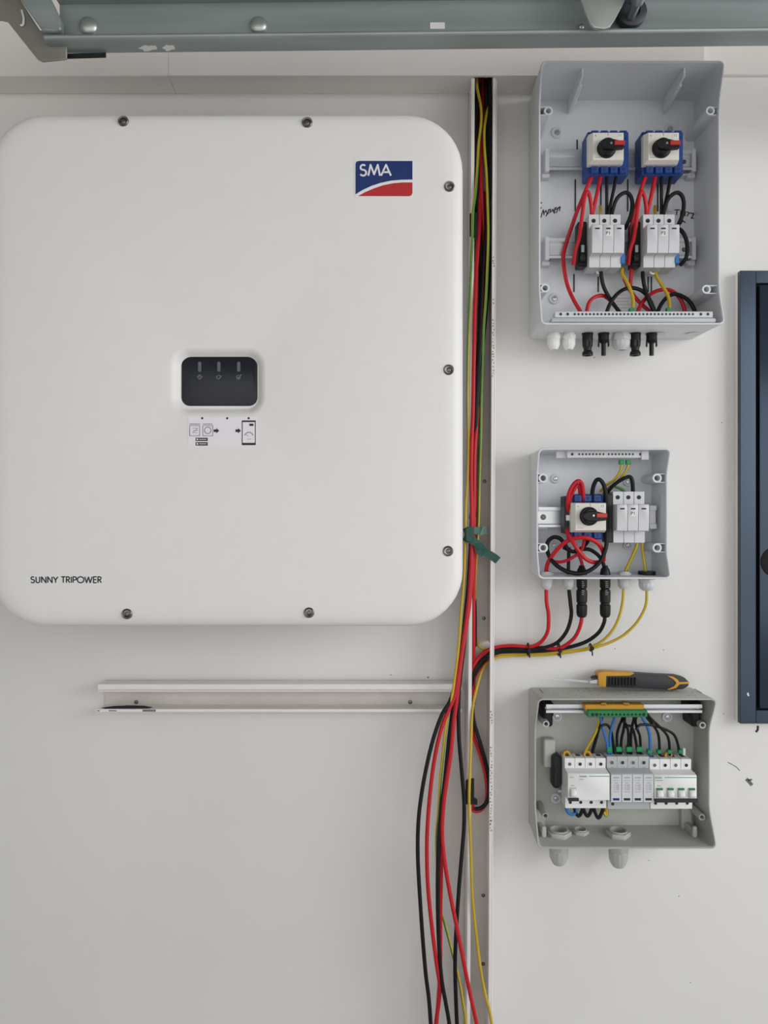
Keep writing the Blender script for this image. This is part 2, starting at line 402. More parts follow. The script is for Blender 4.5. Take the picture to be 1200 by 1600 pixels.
lettering('badge_letters', 'SMA', V(562, 0, FD).x, V(612, 0, FD).x, lz, lh, .0026, .2008, 'logow', badge)
# model name
mz = V(0, 910.5, FD).z
lettering('model_lettering', 'SUNNY TRIPOWER', V(48, 0, FD).x, V(159.5, 0, FD).x, mz, 9.3*k, .0017, FD, 'print', inv)
# instruction sticker
st0 = V(294, 697, FD); st1 = V(401, 652, FD)
st = MB().box((st0.x, -.1999, st0.z), (st1.x, -.2003, st1.z)).build('instruction_sticker', 'sticker', inv, smooth=False)
def sk(name, material, fn): b = MB(); fn(b); return b.build(name, material, st, smooth=False)
SD = .2003
def q(px, py): p = V(px, py, SD); return (p.x, p.z)
def rect(b, x0, x1, y0, y1, wd): b.stroke([q(x0, y0), q(x1, y0), q(x1, y1), q(x0, y1), q(x0, y0)], wd, SD)
for px in (316, 355, 388.5): sk('step_dot', 'print', lambda b: b.lathe(V(px, 653.5, SD), (0, -1, 0), [(0, .0017), (.0002, .0017)], 10))
sk('app_frame', 'print', lambda b: rect(b, 296.5, 312, 665, 681, .0006))
sk('app_frame', 'print', lambda b: rect(b, 317, 332.5, 665, 681, .0006))
sk('app_symbol', 'printg', lambda b: (b.stroke([q(301, 669), q(309, 669), q(305, 673), q(301, 676), q(308, 676)], .0007, SD), b.stroke([q(302, 672.5), q(309.5, 672.5)], .0006, SD)))
cc = q(324.7, 672.5); sk('app_ring', 'printg', lambda b: b.stroke(arc(cc[0], cc[1], .0048, .0048, 0, 360, 18), .0012, SD))
for x0, x1 in ((296, 313), (317, 332)): sk('caption_line', 'printg', lambda b: b.stroke([q(x0, 662.5), q(x1, 662.5)], .0011, SD))
for x in (334, 368): sk('arrow', 'print', lambda b: b.ppx([(x, 671), (x+4, 671), (x+4, 668.8), (x+8.5, 673), (x+4, 677), (x+4, 675), (x, 675)], SD+.0003, SD))
for y in (684, 691): 
    sb = sk('store_button', 'print', lambda b: b.bpx(305.5, 324.5, y, y+5.2, SD, SD+.0002))
    sk('button_print', 'sticker', lambda b: (b.bpx(307, 309.5, y+1.3, y+3.8, SD, SD+.0004), b.bpx(311, 322.5, y+2.1, y+3.1, SD, SD+.0004)))
sk('phone_outline', 'print', lambda b: (rect(b, 378.5, 399, 657.5, 695, .0011), b.bpx(378.5, 399, 657, 659.5, SD, SD+.0003), b.bpx(378.5, 399, 692, 695, SD, SD+.0003)))
sk('phone_screen_tag', 'print', lambda b: b.bpx(389.5, 396, 662, 665.5, SD, SD+.0002))
cg = q(389, 682); sk('phone_gauge', 'printg', lambda b: (b.stroke(arc(cg[0], cg[1], .0062, .0062, 15, 165, 14), .0014, SD), b.stroke([cg, (cg[0]-.0045, cg[1]+.003)], .0006, SD), b.stroke([q(386, 686), q(393, 686)], .0006, SD)))

# ------------------------------------------------------------------ cable ducts
DT = .050
def vduct():
    t = thing('cable_duct', V(750, 1600, 0), 'open white vertical cable duct between inverter and grey boxes', 'cable duct')
    k0 = K(DT)
    xl0, xl1 = xw(733.5, DT), xw(739, DT); xr0, xr1 = xw(767.2, DT), xw(773.2, DT)
    zt, zb = ZB-.001, -1.2
    sl = .0050
    def slab(b, x0, x1, y0, y1, za, zb_):
        sa, sb = sl*(za-.1), sl*(zb_-.1)
        i = b.add([(x0+sb, y0, zb_), (x1+sb, y0, zb_), (x1+sb, y1, zb_), (x0+sb, y1, zb_), (x0+sa, y0, za), (x1+sa, y0, za), (x1+sa, y1, za), (x0+sa, y1, za)])
        for f in ((0,3,2,1),(4,5,6,7),(0,1,5,4),(1,2,6,5),(2,3,7,6),(3,0,4,7)): b.face([i+u for u in f])
    b = MB(); slab(b, xl0, xr1, -.0005, -.003, zt, zb); b.build('back_strip', 'ductin', t)
    b = MB(); slab(b, xl0+.0018, xl0+.004, -.003, -DT+.004, zt, zb); slab(b, xl0, xl1, -DT+.004, -DT, zt, zb); b.build('side_wall', 'duct', t, bevel=.0006)
    za, zc = V(0, 1005, .03).z, V(0, 1030, .03).z
    b = MB(); slab(b, xr0+.002, xr0+.0042, -.003, -DT+.004, zt, za); slab(b, xr0+.002, xr0+.0042, -.003, -DT+.004, zc, zb)
    slab(b, xr0, xr0+.0048, -DT+.004, -DT, zt, zb); slab(b, xr0+.0056, xr1+.0012, -DT+.0085, -DT+.0045, zt, zb); b.build('side_wall', 'duct', t, bevel=.0006)
    for px, py in ((756, 966), (755, 1399), (755, 1506), (757, 752)):
        c = V(px, py, .003); MB().lathe(c, (0, -1, 0), [(0, .0035), (.0012, .003), (.0018, .001)], 12).build('screw', 'screw', t)
    # print on the right rim
    b = MB(); random.seed(9)
    for y0, y1 in ((402, 418), (468, 478), (500, 590), (1112, 1130), (1168, 1182), (1190, 1300), (1282, 1290)):
        y = y0
        while y < y1:
            c = V(769.5, y, DT); xx = xr0+sl*(c.z-.1)+.0028+random.uniform(-.001, .001)
            b.box((xx-random.uniform(.0006, .0016), -DT, c.z-.0012), (xx+random.uniform(.0006, .0016), -DT-.0002, c.z+.0012)); y += random.uniform(3.5, 6)
    tag(b.build('rim_print', 'printg', t, smooth=False), 'faint printed marks on the duct rim', kind='stuff')
    return t
vduct()
DH = .038
hd = thing('cable_duct', V(435, 1113, 0), 'short horizontal white cable duct below the inverter', 'cable duct')
hx0_, hx1_ = xw(152, DH), xw(722, DH)
z1 = V(0, 1069, DH).z; z2 = V(0, 1113, DH).z
MB().box((hx0_, -.0005, z2+.001), (hx1_, -.003, z1-.001)).build('back_strip', 'ductin', hd)
b = MB(); b.box((hx0_, -.003, z1-.004), (hx1_, -DH+.004, z1-.0018)); b.box((hx0_, -DH+.004, z1-.010), (hx1_, -DH, z1)); b.box((hx0_, -DH+.008, z1-.014), (hx1_, -DH+.003, z1-.011)); b.build('side_wall', 'duct', hd, bevel=.0007)
b = MB(); b.box((hx0_, -.003, z2+.0018), (hx1_, -DH+.004, z2+.004)); b.box((hx0_-.002, -DH+.004, z2), (hx1_, -DH, z2+.0055)); b.build('side_wall', 'duct', hd, bevel=.0007)
for px in (213, 641): MB().lathe(V(px, 1097, .003), (0, -1, 0), [(0, .0038), (.0014, .0032), (.002, .001)], 12).build('screw', 'screw', hd)
MB().ppx([(158, 1106), (176, 1103.6), (200, 1102.5), (225, 1103), (238, 1105.5), (232, 1107), (165, 1107.5)], .036, .034).build('black_tape', 'black', hd)
b = MB()
for x in (152, 170, 172, 175, 177): b.bpx(x, x+random.uniform(2, 6), 1110, 1111.2, DH, DH+.0002)
for i in range(9): b.bpx(223+i*2.3, 224.6+i*2.3, 1108.6, 1112, DH, DH+.0002)
tag(b.build('rim_print', 'print', hd, smooth=False), kind='stuff')

# black clips in the duct
def clip(loop, df, db, label): return tag(MB().ppx(loop, df, db).build('duct_clip', 'black', None, bevel=.0008), label, 'clip', 'black clips on the vertical duct')
clip([(734, 333), (746, 331), (746, 371), (734, 369)], .054, .050, 'black clip on the vertical duct near its top, left of the yellow cable')
clip([(728, 1220), (733, 1217), (741, 1217), (741, 1246), (746, 1250), (746, 1258), (727, 1257)], .054, .050, 'black L-shaped clip on the vertical duct beside the cable loop')
clip([(736, 778), (743, 774), (745, 808), (733, 811)], .054, .050, 'black clip on the vertical duct just above the green tape')

# ------------------------------------------------------------------ long cables in and below the vertical duct
RB, RE = .0033, .0024     # radius of red/black solar cable, of earth wire
TW = 2.0
G1 = 'cables hanging below the duct'
cable('earth_cable', [(745,122,.030),(746,140,.034),(751,165,.038),(752,190,.042),(748,225,.046),(746,260,.050),(743,300,.054),(739,330,.0575),(738,370,.0575),(736,420,.0565),(734,470,.0565),(732,520,.0565),(731,580,.0565),(731,640,.0565),(732,690,.057),(731,740,.058),(728,790,.060),(727,840,.062),(725,900,.064),(720,960,.068),(717,1005,.070),(712,1050,.072),(706,1090,.074),(700,1115,.074),(696,1140,.073),(692,1180,.072),(688,1220,.072),(685,1270,.071),(682,1310,.068),(684,1370,.058),(688,1420,.054),(694,1440,.052),(702,1470,.050),(711,1505,.050),(718,1535,.050),(724,1570,.052),(728,1600,.054),(730,1660,.054)],
      RE, 'ey', 'yellow-green earth cable running down beside the inverter and crossing behind the hanging cables', group=G1, twist=6.0, phase=-1.35)
cable('earth_cable', [(768,122,.020),(766,142,.026),(761,175,.034),(757,200,.038),(757,230,.041),(760,270,.047),(762,320,.049),(763,370,.049),(761,430,.049),(759,470,.048),(756,510,.047),(754,560,.044),(752,620,.044),(751,680,.044),(749,740,.044),(748,800,.044),(746,850,.044),(743,900,.036),(742,960,.028),(743,995,.020),(748,1009,.016),(757,1015,.017),(775,1021,.018),(800,1021,.018),(825,1021,.018),(860,1019.5,.018),(890,1017.5,.019),(915,1013.5,.022),(930,1008,.026),(943,1000,.030),(957,985,.034),(967,965,.038),(973,940,.040),(974.5,915,.040)],
      RE, 'ey', 'yellow-green earth cable down the right of the duct, bending towards the middle box', group='cables of the middle box', twist=4.0, phase=-1.53)
cable('earth_cable', [(1010.5,915,.040),(1010,940,.040),(1005,956,.038),(993,975,.034),(975,992,.029),(955,1003,.025),(935,1010,.022),(915,1015,.019),(880,1020.5,.017),(850,1023.5,.016),(800,1024.5,.016),(778,1027,.018),(764,1034,.026),(754,1046,.036),(745,1075,.044),(738,1110,.050),(736,1160,.054),(734,1210,.060),(733,1250,.062),(734,1290,.061),(736,1340,.058),(738,1400,.054),(744,1460,.050),(751,1515,.050),(759,1557,.053),(767,1590,.055),(774,1650,.056)],
      RE, 'ey', 'yellow earth cable from the larger gland of the middle box, running down the duct', group='cables of the middle box', twist=.35, phase=-2.6)
# reds
cable('solar_cable', [(754,122,.012),(754,160,.016),(752,200,.024),(751,240,.032),(752,290,.034),(754,330,.030),(756,370,.024),(756,420,.018),(754,480,.016),(751,540,.018),(748,600,.024),(747,660,.030),(746,720,.040),(744,780,.041),(742,830,.042),(741,880,.042),(740,930,.042),(740,980,.040),(740,1030,.034),(740,1060,.026),(740,1100,.018)],
      RB, 'redc', 'red cable staying inside the duct down to the bundle bend', group='red cables in the duct')
cable('solar_cable', [(748,122,.016),(748,200,.018),(749,280,.028),(750,335,.036),(747,380,.042),(744,430,.048),(742,480,.053),(741,520,.056),(740,580,.057),(739,640,.057),(737,690,.058),(736,740,.059),(737,800,.060),(737,850,.061),(735,900,.063),(731,950,.066),(723,1010,.070),(716,1055,.072),(711,1085,.073),(700,1112,.076),(690,1137,.078),(680,1180,.080),(673,1230,.081),(668,1290,.082),(667,1340,.082),(669,1390,.082),(675,1450,.082),(682,1505,.082),(687,1540,.080),(685,1570,.078),(681,1600,.078),(676,1660,.078)],
      RB, 'redc', 'red cable leaving the duct and hanging second from the left', group=G1)
cable('solar_cable', [(757,300,.010),(754,380,.012),(751,440,.014),(749,500,.020),(748,560,.030),(746,640,.044),(742,700,.056),(741,760,.057),(740,820,.057),(739,870,.058),(735,930,.060),(729,975,.064),(722,1020,.068),(717,1060,.071),(714,1090,.072),(709,1130,.075),(704,1180,.077),(698,1220,.078),(693,1260,.079),(691,1300,.080),(694,1340,.081),(702,1390,.082),(712,1440,.083),(722,1490,.084),(733,1545,.084),(745,1600,.084),(758,1660,.084)],
      RB, 'redc', 'red cable swinging rightwards across the black cables to the bottom of the duct', group=G1)
cable('solar_cable', [(745,600,.040),(742,700,.052),(739,800,.057),(734,900,.058),(727,980,.060),(719,1040,.064),(712,1090,.066),(705,1130,.067),(700,1170,.068),(695,1220,.070),(691,1270,.072),(690,1320,.073),(689,1380,.074),(688,1440,.074),(688,1500,.073),(686,1545,.070),(682,1600,.066),(678,1660,.064)],
      RB, 'redc', 'darker red cable hanging straight down, mostly hidden behind a black cable', group=G1)
# blacks
cable('solar_cable', [(765,122,.036),(766,200,.040),(766,280,.040),(762,350,.041),(759,420,.042),(756,480,.042),(753,540,.042),(748,600,.046),(744,660,.050),(742,740,.053),(739,800,.056),(735,860,.058),(731,930,.059),(726,1000,.062),(719,1060,.064),(716.5,1100,.064),(717,1150,.064),(721,1200,.064),(725,1250,.064),(725,1290,.065),(722,1330,.068),(717,1390,.072),(713,1450,.074),(711,1500,.074),(712,1550,.074),(714,1600,.074),(717,1660,.074)],
      RB, 'blackc', 'black cable hanging closest to the left edge of the vertical duct', group=G1)
cable('solar_cable', [(749,130,.030),(745,200,.034),(743,250,.034),(746,310,.032),(750,370,.032),(753,430,.034),(753,490,.036),(749,550,.042),(745,620,.048),(742,690,.052),(738,760,.056),(736,830,.058),(733,900,.058),(727,960,.060),(721,1015,.063),(712,1065,.068),(703,1096,.073),(690,1118,.078),(676,1158,.082),(664,1210,.084),(656,1260,.085),(653,1300,.086),(653,1345,.086),(656,1400,.086),(660,1460,.086),(665,1520,.086),(670,1560,.086),(673,1600,.086),(677,1660,.086)],
      RB, 'blackc', 'black cable bowing out furthest left of the hanging bunch', group=G1)
cable('solar_cable', [(759,125,.030),(762,220,.034),(763,300,.036),(758,380,.042),(754,450,.045),(751,520,.045),(747,600,.044),(745,680,.044),(742,760,.052),(737,860,.057),(731,940,.058),(722,1020,.060),(714,1070,.063),(708,1105,.066),(702,1150,.070),(696,1210,.073),(690,1260,.076),(686,1310,.079),(684,1360,.081),(684,1420,.081),(686,1480,.081),(690,1530,.082),(697,1570,.082),(702,1600,.082),(709,1660,.082)],
      RB, 'blackc', 'black cable hanging in the middle of the bunch beside the darker red one', group=G1)
cable('solar_cable', [(768,130,.010),(768,220,.012),(768,310,.016),(766,380,.020),(762,450,.022),(757,510,.022),(752,560,.024),(748,640,.030),(745,720,.036),(742,820,.038),(741,900,.034),(742,960,.028),(742,1010,.022)],
      RB, 'blackc', 'black cable along the right inner wall at the top of the duct', group='black cables in the duct')
cable('solar_cable', [(744,128,.010),(742,200,.010),(742,270,.014),(745,330,.018),(750,400,.022),(751,470,.026),(748,540,.032),(744,610,.038)],
      RB, 'blackc', 'black cable along the left inner wall at the top of the duct', group='black cables in the duct')
# bundle from the middle box
G2 = 'cables of the middle box'
cable('solar_cable', [(853.5,912,.040),(854,940,.040),(857,960,.038),(856,985,.034),(848,1000,.030),(838,1007.5,.027),(826,1010.5,.026),(800,1009,.026),(778,1011,.026),(760,1017,.030),(748,1028,.034),(739,1045,.036),(736,1070,.034),(735,1110,.026),(739,1145,.024),(748,1172,.026),(757,1203,.028),(761,1232,.030),(760,1252,.030),(752,1265,.030),(741,1267,.030),(735,1258,.028),(734,1230,.024)],
      RB, 'redc', 'red cable from the leftmost gland of the middle box, looping round inside the duct', group=G2)
cable('solar_cable', [(888,912,.040),(891,940,.040),(892.5,962,.038),(886,985,.034),(873,1002,.030),(858,1010,.028),(843,1013,.027),(825,1015,.026),(800,1014.5,.028),(776,1016,.028),(758,1027,.034),(744,1044,.038),(736,1062,.036),(734,1090,.030),(740,1125,.030),(750,1160,.032),(760,1196,.034),(764,1225,.034),(762,1250,.034),(752,1262,.035),(742,1264,.035)],
      RB, 'blackc', 'black cable from the second gland of the middle box, looping round inside the duct', group=G2)
cable('solar_cable', [(909,962,.042),(908,972,.042),(904,985,.039),(897,997,.036),(884,1008,.032),(870,1013.5,.030),(850,1012,.026),(825,1012,.020),(800,1016,.020),(776,1021,.022),(758,1034,.028),(745,1050,.034),(737,1072,.032),(736,1110,.018)],
      RB, 'redc', 'red cable below the left black connector of the middle box', group=G2)
cable('solar_cable', [(945,962,.042),(944,972,.042),(938,985,.038),(928,995,.034),(915,1003,.031),(898,1009,.029),(880,1013,.027),(855,1016.5,.025),(825,1018,.021),(800,1018,.022),(776,1020,.024),(758,1031,.031),(744,1049,.036),(735,1070,.030),(734,1110,.014)],
      RB, 'blackc', 'black cable below the right black connector of the middle box', group=G2)
for (x, y, lab) in ((825, 1014.5, 'black cable tie on the bundle, closest to the vertical duct'), (873, 1015, 'black cable tie on the bundle, middle one of three'), (922.5, 1011.5, 'black cable tie holding the two yellow earth cables')):
    t = thing('cable_tie', V(x, y, .022), lab, 'cable tie', 'cable ties on the bundle')
    hh = .0105 if x < 900 else .0062
    c = V(x, y, .025); b = MB()
    b.tube([(c.x+.0*math.cos(a), c.y+(.0085 if x < 900 else .007)*math.cos(a), c.z+hh*math.sin(a)) for a in [i*math.pi/8 for i in range(17)]], .0013, sub=1, n=8)
    b.build('strap', 'black', t)
    MB().box((c.x-.003, c.y-.012, c.z-.003), (c.x+.003, c.y-.007, c.z+.003)).build('head', 'black', t, bevel=.0006)
    MB().tube([(c.x, c.y-.009, c.z-.002), (c.x+.0005, c.y-.010, c.z-.008), (c.x+.001, c.y-.009, c.z-.0125)], .0012).build('tail', 'black', t)
# green tape round the cables
tp = thing('green_tape', V(745, 850, .06), 'piece of glossy green tape tied around the cables in the duct', 'tape')
def ribbon(path, wd, th=.0012):
    b = MB(); P = [V(*p) for p in path]
    for i, (p, q_) in enumerate(zip(P, P[1:])):
        t = (q_-p).normalized(); nrm = Vector((t.z, 0, -t.x)).normalized()*wd/2
        if i == 0: A = [p-nrm, p+nrm]
        B = [q_-nrm, q_+nrm]
        o = Vector((0, -th, 0)); j = b.add([A[0], A[1], B[1], B[0], A[0]+o, A[1]+o, B[1]+o, B[0]+o])
        for f in ((0,1,2,3),(7,6,5,4),(0,4,5,1),(1,5,6,2),(2,6,7,3),(3,7,4,0)): b.face([j+u for u in f])
        A = B
    return b
ribbon([(725, 832, .064), (733, 829, .069), (741, 829, .0685), (750, 830, .064), (755, 829, .060), (760, 828, .056)], .013).build('wrap', 'tape', tp, ang=10)
ribbon([(725, 838, .066), (733, 842, .071), (740, 845, .0705), (748, 852, .066), (756, 861, .062), (765, 867, .060), (772, 871, .061), (778, 876, .063)], .0135).build('tail', 'tape', tp, ang=10)
MB().ppx([(746, 848), (752, 860), (756, 869), (751, 870), (744, 864), (741, 856)], .0655, .064).build('tail', 'tape', tp)
MB().ppx([(727, 826), (736, 822), (741, 835), (738, 848), (728, 846)], .0735, .071).build('knot', 'tape', tp, bevel=.001)

# ------------------------------------------------------------------ enclosures
def enclosure(name, label, xl, xr, yt, yb, dm, de, fl, material, corner=.009):
    x0, x1 = xw(xl, 0), xw(xr, 0); z0, z1 = (800-yb)*K(0), (800-yt)*K(0)
    t = thing(name, ((x0+x1)/2, 0, z0), label, 'enclosure', 'grey electrical boxes')
    th = .0032
    def per(ins):
        r = corner-ins*.8; a0, a1, b0, b1 = x0+ins, x1-ins, z0+ins, z1-ins; out = []
        N = 26
        out += [(a1, b0+r+(b1-b0-2*r)*i/N) for i in range(N)]
        out += arc(a1-r, b1-r, r, r, 0, 90, 5)
        out += arc(a0+r, b1-r, r, r, 90, 180, 5)
        out += [(a0, b1-r-(b1-b0-2*r)*i/N) for i in range(1, N)]
        out += arc(a0+r, b0+r, r, r, 180, 270, 5)
        out += arc(a1-r, b0+r, r, r, 270, 360, 5)[:-1]
        return out
    def dep(z):
        u = min(z-z0, z1-z)/fl
        if u >= 1: return dm
        s = max(0, u); s = s*s*(3-2*s)*.6+.4*s
        return de+(dm-de)*s
    po, pi, pm = per(0), per(th), per(th*.5)
    b = MB()
    loft(b, [[(x, -.0005, z) for x, z in per(.0022)], [(x, -dep(z)+.0012, z) for x, z in po], [(x*.0+xm, -dep(z), zm) for (x, z), (xm, zm) in zip(po, per(.0006))],
             [(xm, -dep(z), zm) for (x, z), (xm, zm) in zip(po, per(.0022))], [(xm, -dep(z)+.0016, zm) for (x, z), (xm, zm) in zip(po, per(.0024))], [(xm, -dep(z)+.0016, zm) for (x, z), (xm, zm) in zip(po, per(.0032))],
             [(x, -.006, z) for x, z in per(th+.0024)]])
    b.build('shell', material, t, ang=40)
    return t, (x0, x1, z0, z1)
def boss(t, px, py, d, side, xwall, material, r=.0072):
    c = V(px, py, d)
    b = MB(); b.ring((c.x, -.006, c.z), (0, -1, 0), [(0, r), (d-.006, r), (d-.006, r*.62), (d-.022, r*.5), (d-.022, .0004), (0, .0004)], 20)
    xa = xwall
    for s in (-1, 1): b.box((c.x+(.002 if xa > c.x else -.002), -.006, c.z+s*(r-.0016)), (xa, -d+.001, c.z+s*(r-.0002)))
    o = b.build('screw_boss', material, t)
    MB().lathe((c.x, -d+.016, c.z), (0, -1, 0), [(0, r*.5), (.0008, r*.45)], 12).build('brass_insert', 'screw', o)
def mount_screw(t, px, py, d=.006, r=.0085):
    c = V(px, py, d)
    o = MB().lathe(c, (0, -1, 0), [(0, r*1.2), (.002, r*1.15), (.003, r), (.003, r*.7), (.0015, r*.62), (.0015, r*.02)], 20).build('mounting_screw', 'lgrey', t)
    MB().lathe((c.x, c.y-.0015, c.z), (0, -1, 0), [(0, r*.52), (.002, r*.45), (.0026, r*.1)], 12).build('screw_head', 'steel', o)
def dinrail(label, x0, x1, yc, d, h=.035, parent=None):
    a, c = xw(x0, d+.0075), xw(x1, d+.0075); z = (800-yc)*K(d+.0075); hh = h/2; q_ = h*.5-.0055
    t = thing('din_rail', ((a+c)/2, -d, z), label, 'mounting rail', 'steel mounting rails')
    prof = [(d+.0075, z+hh), (d+.0075, z+q_), (d, z+q_), (d, z-q_), (d+.0075, z-q_), (d+.0075, z-hh)]
    b = MB(); tt = .0012
    for (d0, za), (d1, zb) in zip(prof, prof[1:]):
        b.box((a, -min(d0, d1)+0, min(za, zb)-(tt if d0 != d1 else 0)), (c, -max(d0, d1)-(tt if d0 == d1 else tt), max(za, zb)))
    b.build('rail', 'rail', t, bevel=.0003)
    return t, a, c, z

def switch(cx, cy, d, label, body=( -.029, .040, -.038, .035), txt='12', npole=4, flip=0):
    c = V(cx, cy, d); t = thing('isolator_switch', (c.x, -.03, c.z), label, 'switch', 'rotary isolator switches')
    X, Z = c.x, c.z; hw, hh = .0258, .0224
    b = MB(); b.box((X+body[0], -.028, Z+body[2]), (X+body[1], -(d-.021), Z+body[3])); b.build('body', 'blue', t, bevel=.0015)
    for zz, nm in ((body[2], 0), (body[3]-.014, 1)):
        n = npole; w_ = (body[1]-body[0]-.006)/n
        for i in range(n):
            x0 = X+body[0]+.003+i*w_
            MB().box((x0+.0016, -(d-.022), Z+zz+.001), (x0+w_-.0016, -(d-.014), Z+zz+.013)).build('terminal', 'blue', t, bevel=.0015)
            MB().cyl((x0+w_/2, -(d-.014), Z+zz+.007), (x0+w_/2, -(d-.0135), Z+zz+.007), .003, n=10).build('terminal_screw', 'navy', t)
    # bevelled face plate
    b = MB(); g = .005
    o_ = [(X-hw-g, Z-hh-g*.7), (X+hw, Z-hh-g*.7), (X+hw, Z+hh+.001), (X-hw-g, Z+hh+.001)]
    loft(b, [[(x, -(d-.020), z) for x, z in o_], [(x, -(d-.009), z) for x, z in o_],
             [(x, -d, z) for x, z in ((X-hw, Z-hh), (X+hw-.001, Z-hh), (X+hw-.001, Z+hh), (X-hw, Z+hh))]])
    fp = b.build('face_plate', 'ivory', t, bevel=.0004, ang=18)
    MB().box((X+.0145, -d, Z+.0135), (X+.0225, -d-.0003, Z+.0215)).build('number_sticker', 'white', fp, smooth=False)
    b = MB(); b.stroke([(X-hw+.003, Z-hh+.004), (X-hw+.014, Z-hh+.004)], .0006, d); b.stroke([(X-.001, Z+hh-.001), (X-.001, Z+hh-.005)], .0008, d); b.stroke([(X-hw+.0035, Z+hh-.004), (X-hw+.0055, Z+hh-.006)], .0012, d)
    b.build('plate_print', 'printg', fp, smooth=False)
    text('number_print', txt, X+.0185, Z+.0175, d+.0003, .0058, 'printg', fp)
    kc = V(cx-.5, cy-.8, d+.011); X, kz = kc.x, kc.z
    kb = MB().lathe((X, -d, kz), (0, -1, 0), [(0, .0155), (.003, .0155), (.0045, .0140), (.011, .0135), (.0125, .0115)], 28).build('knob', 'black', t)
    b = MB(); b.prism([(X-.0165, -d-.010, kz), (X-.008, -d-.010, kz+.0075), (X+.006, -d-.010, kz+.0085), (X+.024, -d-.010, kz+.0045), (X+.024, -d-.010, kz-.0068), (X+.006, -d-.010, kz-.0085), (X-.008, -d-.010, kz-.0075)], (0, -.0075, 0)); b.build('handle', 'black', kb, bevel=.0012)
    MB().box((X+.0075, -d-.0165, kz-.0022), (X+.0245, -d-.0195, kz+.0050)).build('red_pointer', 'redp', kb, bevel=.0008)
    MB().lathe((X+.003, -d-.0175, kz+.0012), (0, -1, 0), [(0, .0022), (.0008, .0018)], 10).build('knob_screw', 'steel', kb)
    return t

def surge(x0, x1, ys, ds, label, txt, material='lgrey', n=3, side=True):
    # ys: shoulder top, nose top, nose bottom, lower bottom (pixels); ds: shoulder, nose, lower depth
    dS, dN, dL = ds
    za = (800-ys[0])*K(dS); zb = (800-ys[1])*K(dN); zc = (800-ys[2])*K(dN); zd = (800-ys[3])*K(dL)
    X0, X1 = xw(x0, dN), xw(x1, dN); wd = (X1-X0)/n
    t = thing('surge_protector', ((X0+X1)/2, -.03, zd), label, 'surge protector', 'three-pole surge protectors')
    for i in range(n):
        a, c = X0+i*wd+.0003, X0+(i+1)*wd-.0003
        prof = [(.03, za), (dS, za), (dS, zb), (dN-.0015, zb), (dN, zb-.0015), (dN, zb-(zb-zc)*.72), (dN-.0015, zc), (dL+.002, zc), (dL, zc-.003), (dL, zd), (.03, zd)]
        m_ = MB().prism([(a, -d_, z_) for d_, z_ in prof], (c-a, 0, 0)).build('module', material, t, bevel=.0004)
        xm = (a+c)/2
        MB().lathe((xm-.0006, -dS+.0002, za-(za-zb)*.45), (0, -1, 0), [(0, .0036), (.0008, .0034)], 14).build('terminal_screw', 'dark', m_)  # flat dark disc painted as a shaded hole, no recess
        MB().box((xm-.0038, -dN, zb-.006), (xm+.0038, -dN-.0004, zb-.0085)).build('status_window', 'dgrey', m_, bevel=.0002)
        MB().stroke([(a+.001, zc-.0005), (a+.006, zc-.0002), (c-.002, zc-.0004)], .0008, dN-.001).build('latch_line', 'printg', m_, smooth=False)
        if i == 1:
            MB().box((xm-.0042, -dN, zb-.0105), (xm+.0042, -dN-.0003, zb-.0195)).build('name_sticker', 'white', m_, smooth=False)
            text('name_print', txt, xm, zb-.015, dN+.0003, .0078, 'print', m_)
    return t, X0, X1, za, zb, zc, zd

def termbar(x0, x1, y0, y1, d, label, material, holes, th=.012):
    a = V(x0, y1, d); c = V(x1, y0, d)
    t = thing('terminal_bar', ((a.x+c.x)/2, -d+th, a.z), label, 'terminal bar', 'earth terminal bars')
    MB().box((a.x, -d, a.z), (c.x, -d+th, c.z)).build('bar', material, t, bevel=.0008)
    for hx, hr in holes:
        p = V(hx, (y0+y1)/2-.3, d)
        o = MB().ring(p+Vector((0, .0005, 0)), (0, -1, 0), [(0, hr), (.0009, hr), (.0009, hr*.72), (0, hr*.72)], 10).build('screw_hole', 'spdgrey', t)
        MB().lathe(p, (0, -1, 0), [(-.0002, hr*.8), (.0002, hr*.8)], 8).build('screw', 'dark', o)  # dark disc stands for the shade down in the hole
    return t

def gland(x, zt, d, label, r=.0115, L=.028, hexh=.010, material='gland', nut=None, dome=True):
    X = xw(x, d); t = thing('cable_gland', (X, -d, zt), label, 'cable gland', 'grey plastic cable glands')
    MB().lathe((X, -d, zt), (0, 0, -1), [(0, r*.95), (.003, r*.95), (.003, r*1.12), (hexh, r*1.12), (hexh+.001, r*1.05)], 6, rot=.26).build('hex_collar', material, t, bevel=.0006)
    MB().lathe((X, -d, zt-hexh), (0, 0, -1), [(0, r*.98), (.002, r*1.04), ((L-hexh)*.55, r*1.0), ((L-hexh)*.8, r*.84), (L-hexh, r*.62), (L-hexh, r*.35), (L-hexh-.003, r*.33)], 12).build('dome_nut', material, t, ang=25)
    if nut:
        nr, nh = nut
        MB().ring((X, -d, zt+.0036), (0, 0, 1), [(0, nr), (nh, nr), (nh, nr*.74), (0, nr*.74)], 6).build('lock_nut', material, t, bevel=.0005)
        MB().ring((X, -d, zt+.0036), (0, 0, 1), [(0, nr*.74), (nh+.002, nr*.74), (nh+.002, nr*.62), (0, nr*.62)], 18).build('thread', material, t)
    return t

def wire(pts, mats, label, group, r=.0024, ferr=None, cat='wire'):
    o = cable('wire', pts, r, mats, label, cat, group, twist=0, n=10, phase=-.75)
    if ferr:
        for (x, y, d, w_, h_) in ferr:
            MB().bpx(x-w_/2, x+w_/2, y-h_/2, y+h_/2, d-.008, d).build('ferrule', 'ferr', o, bevel=.0008)
    return o

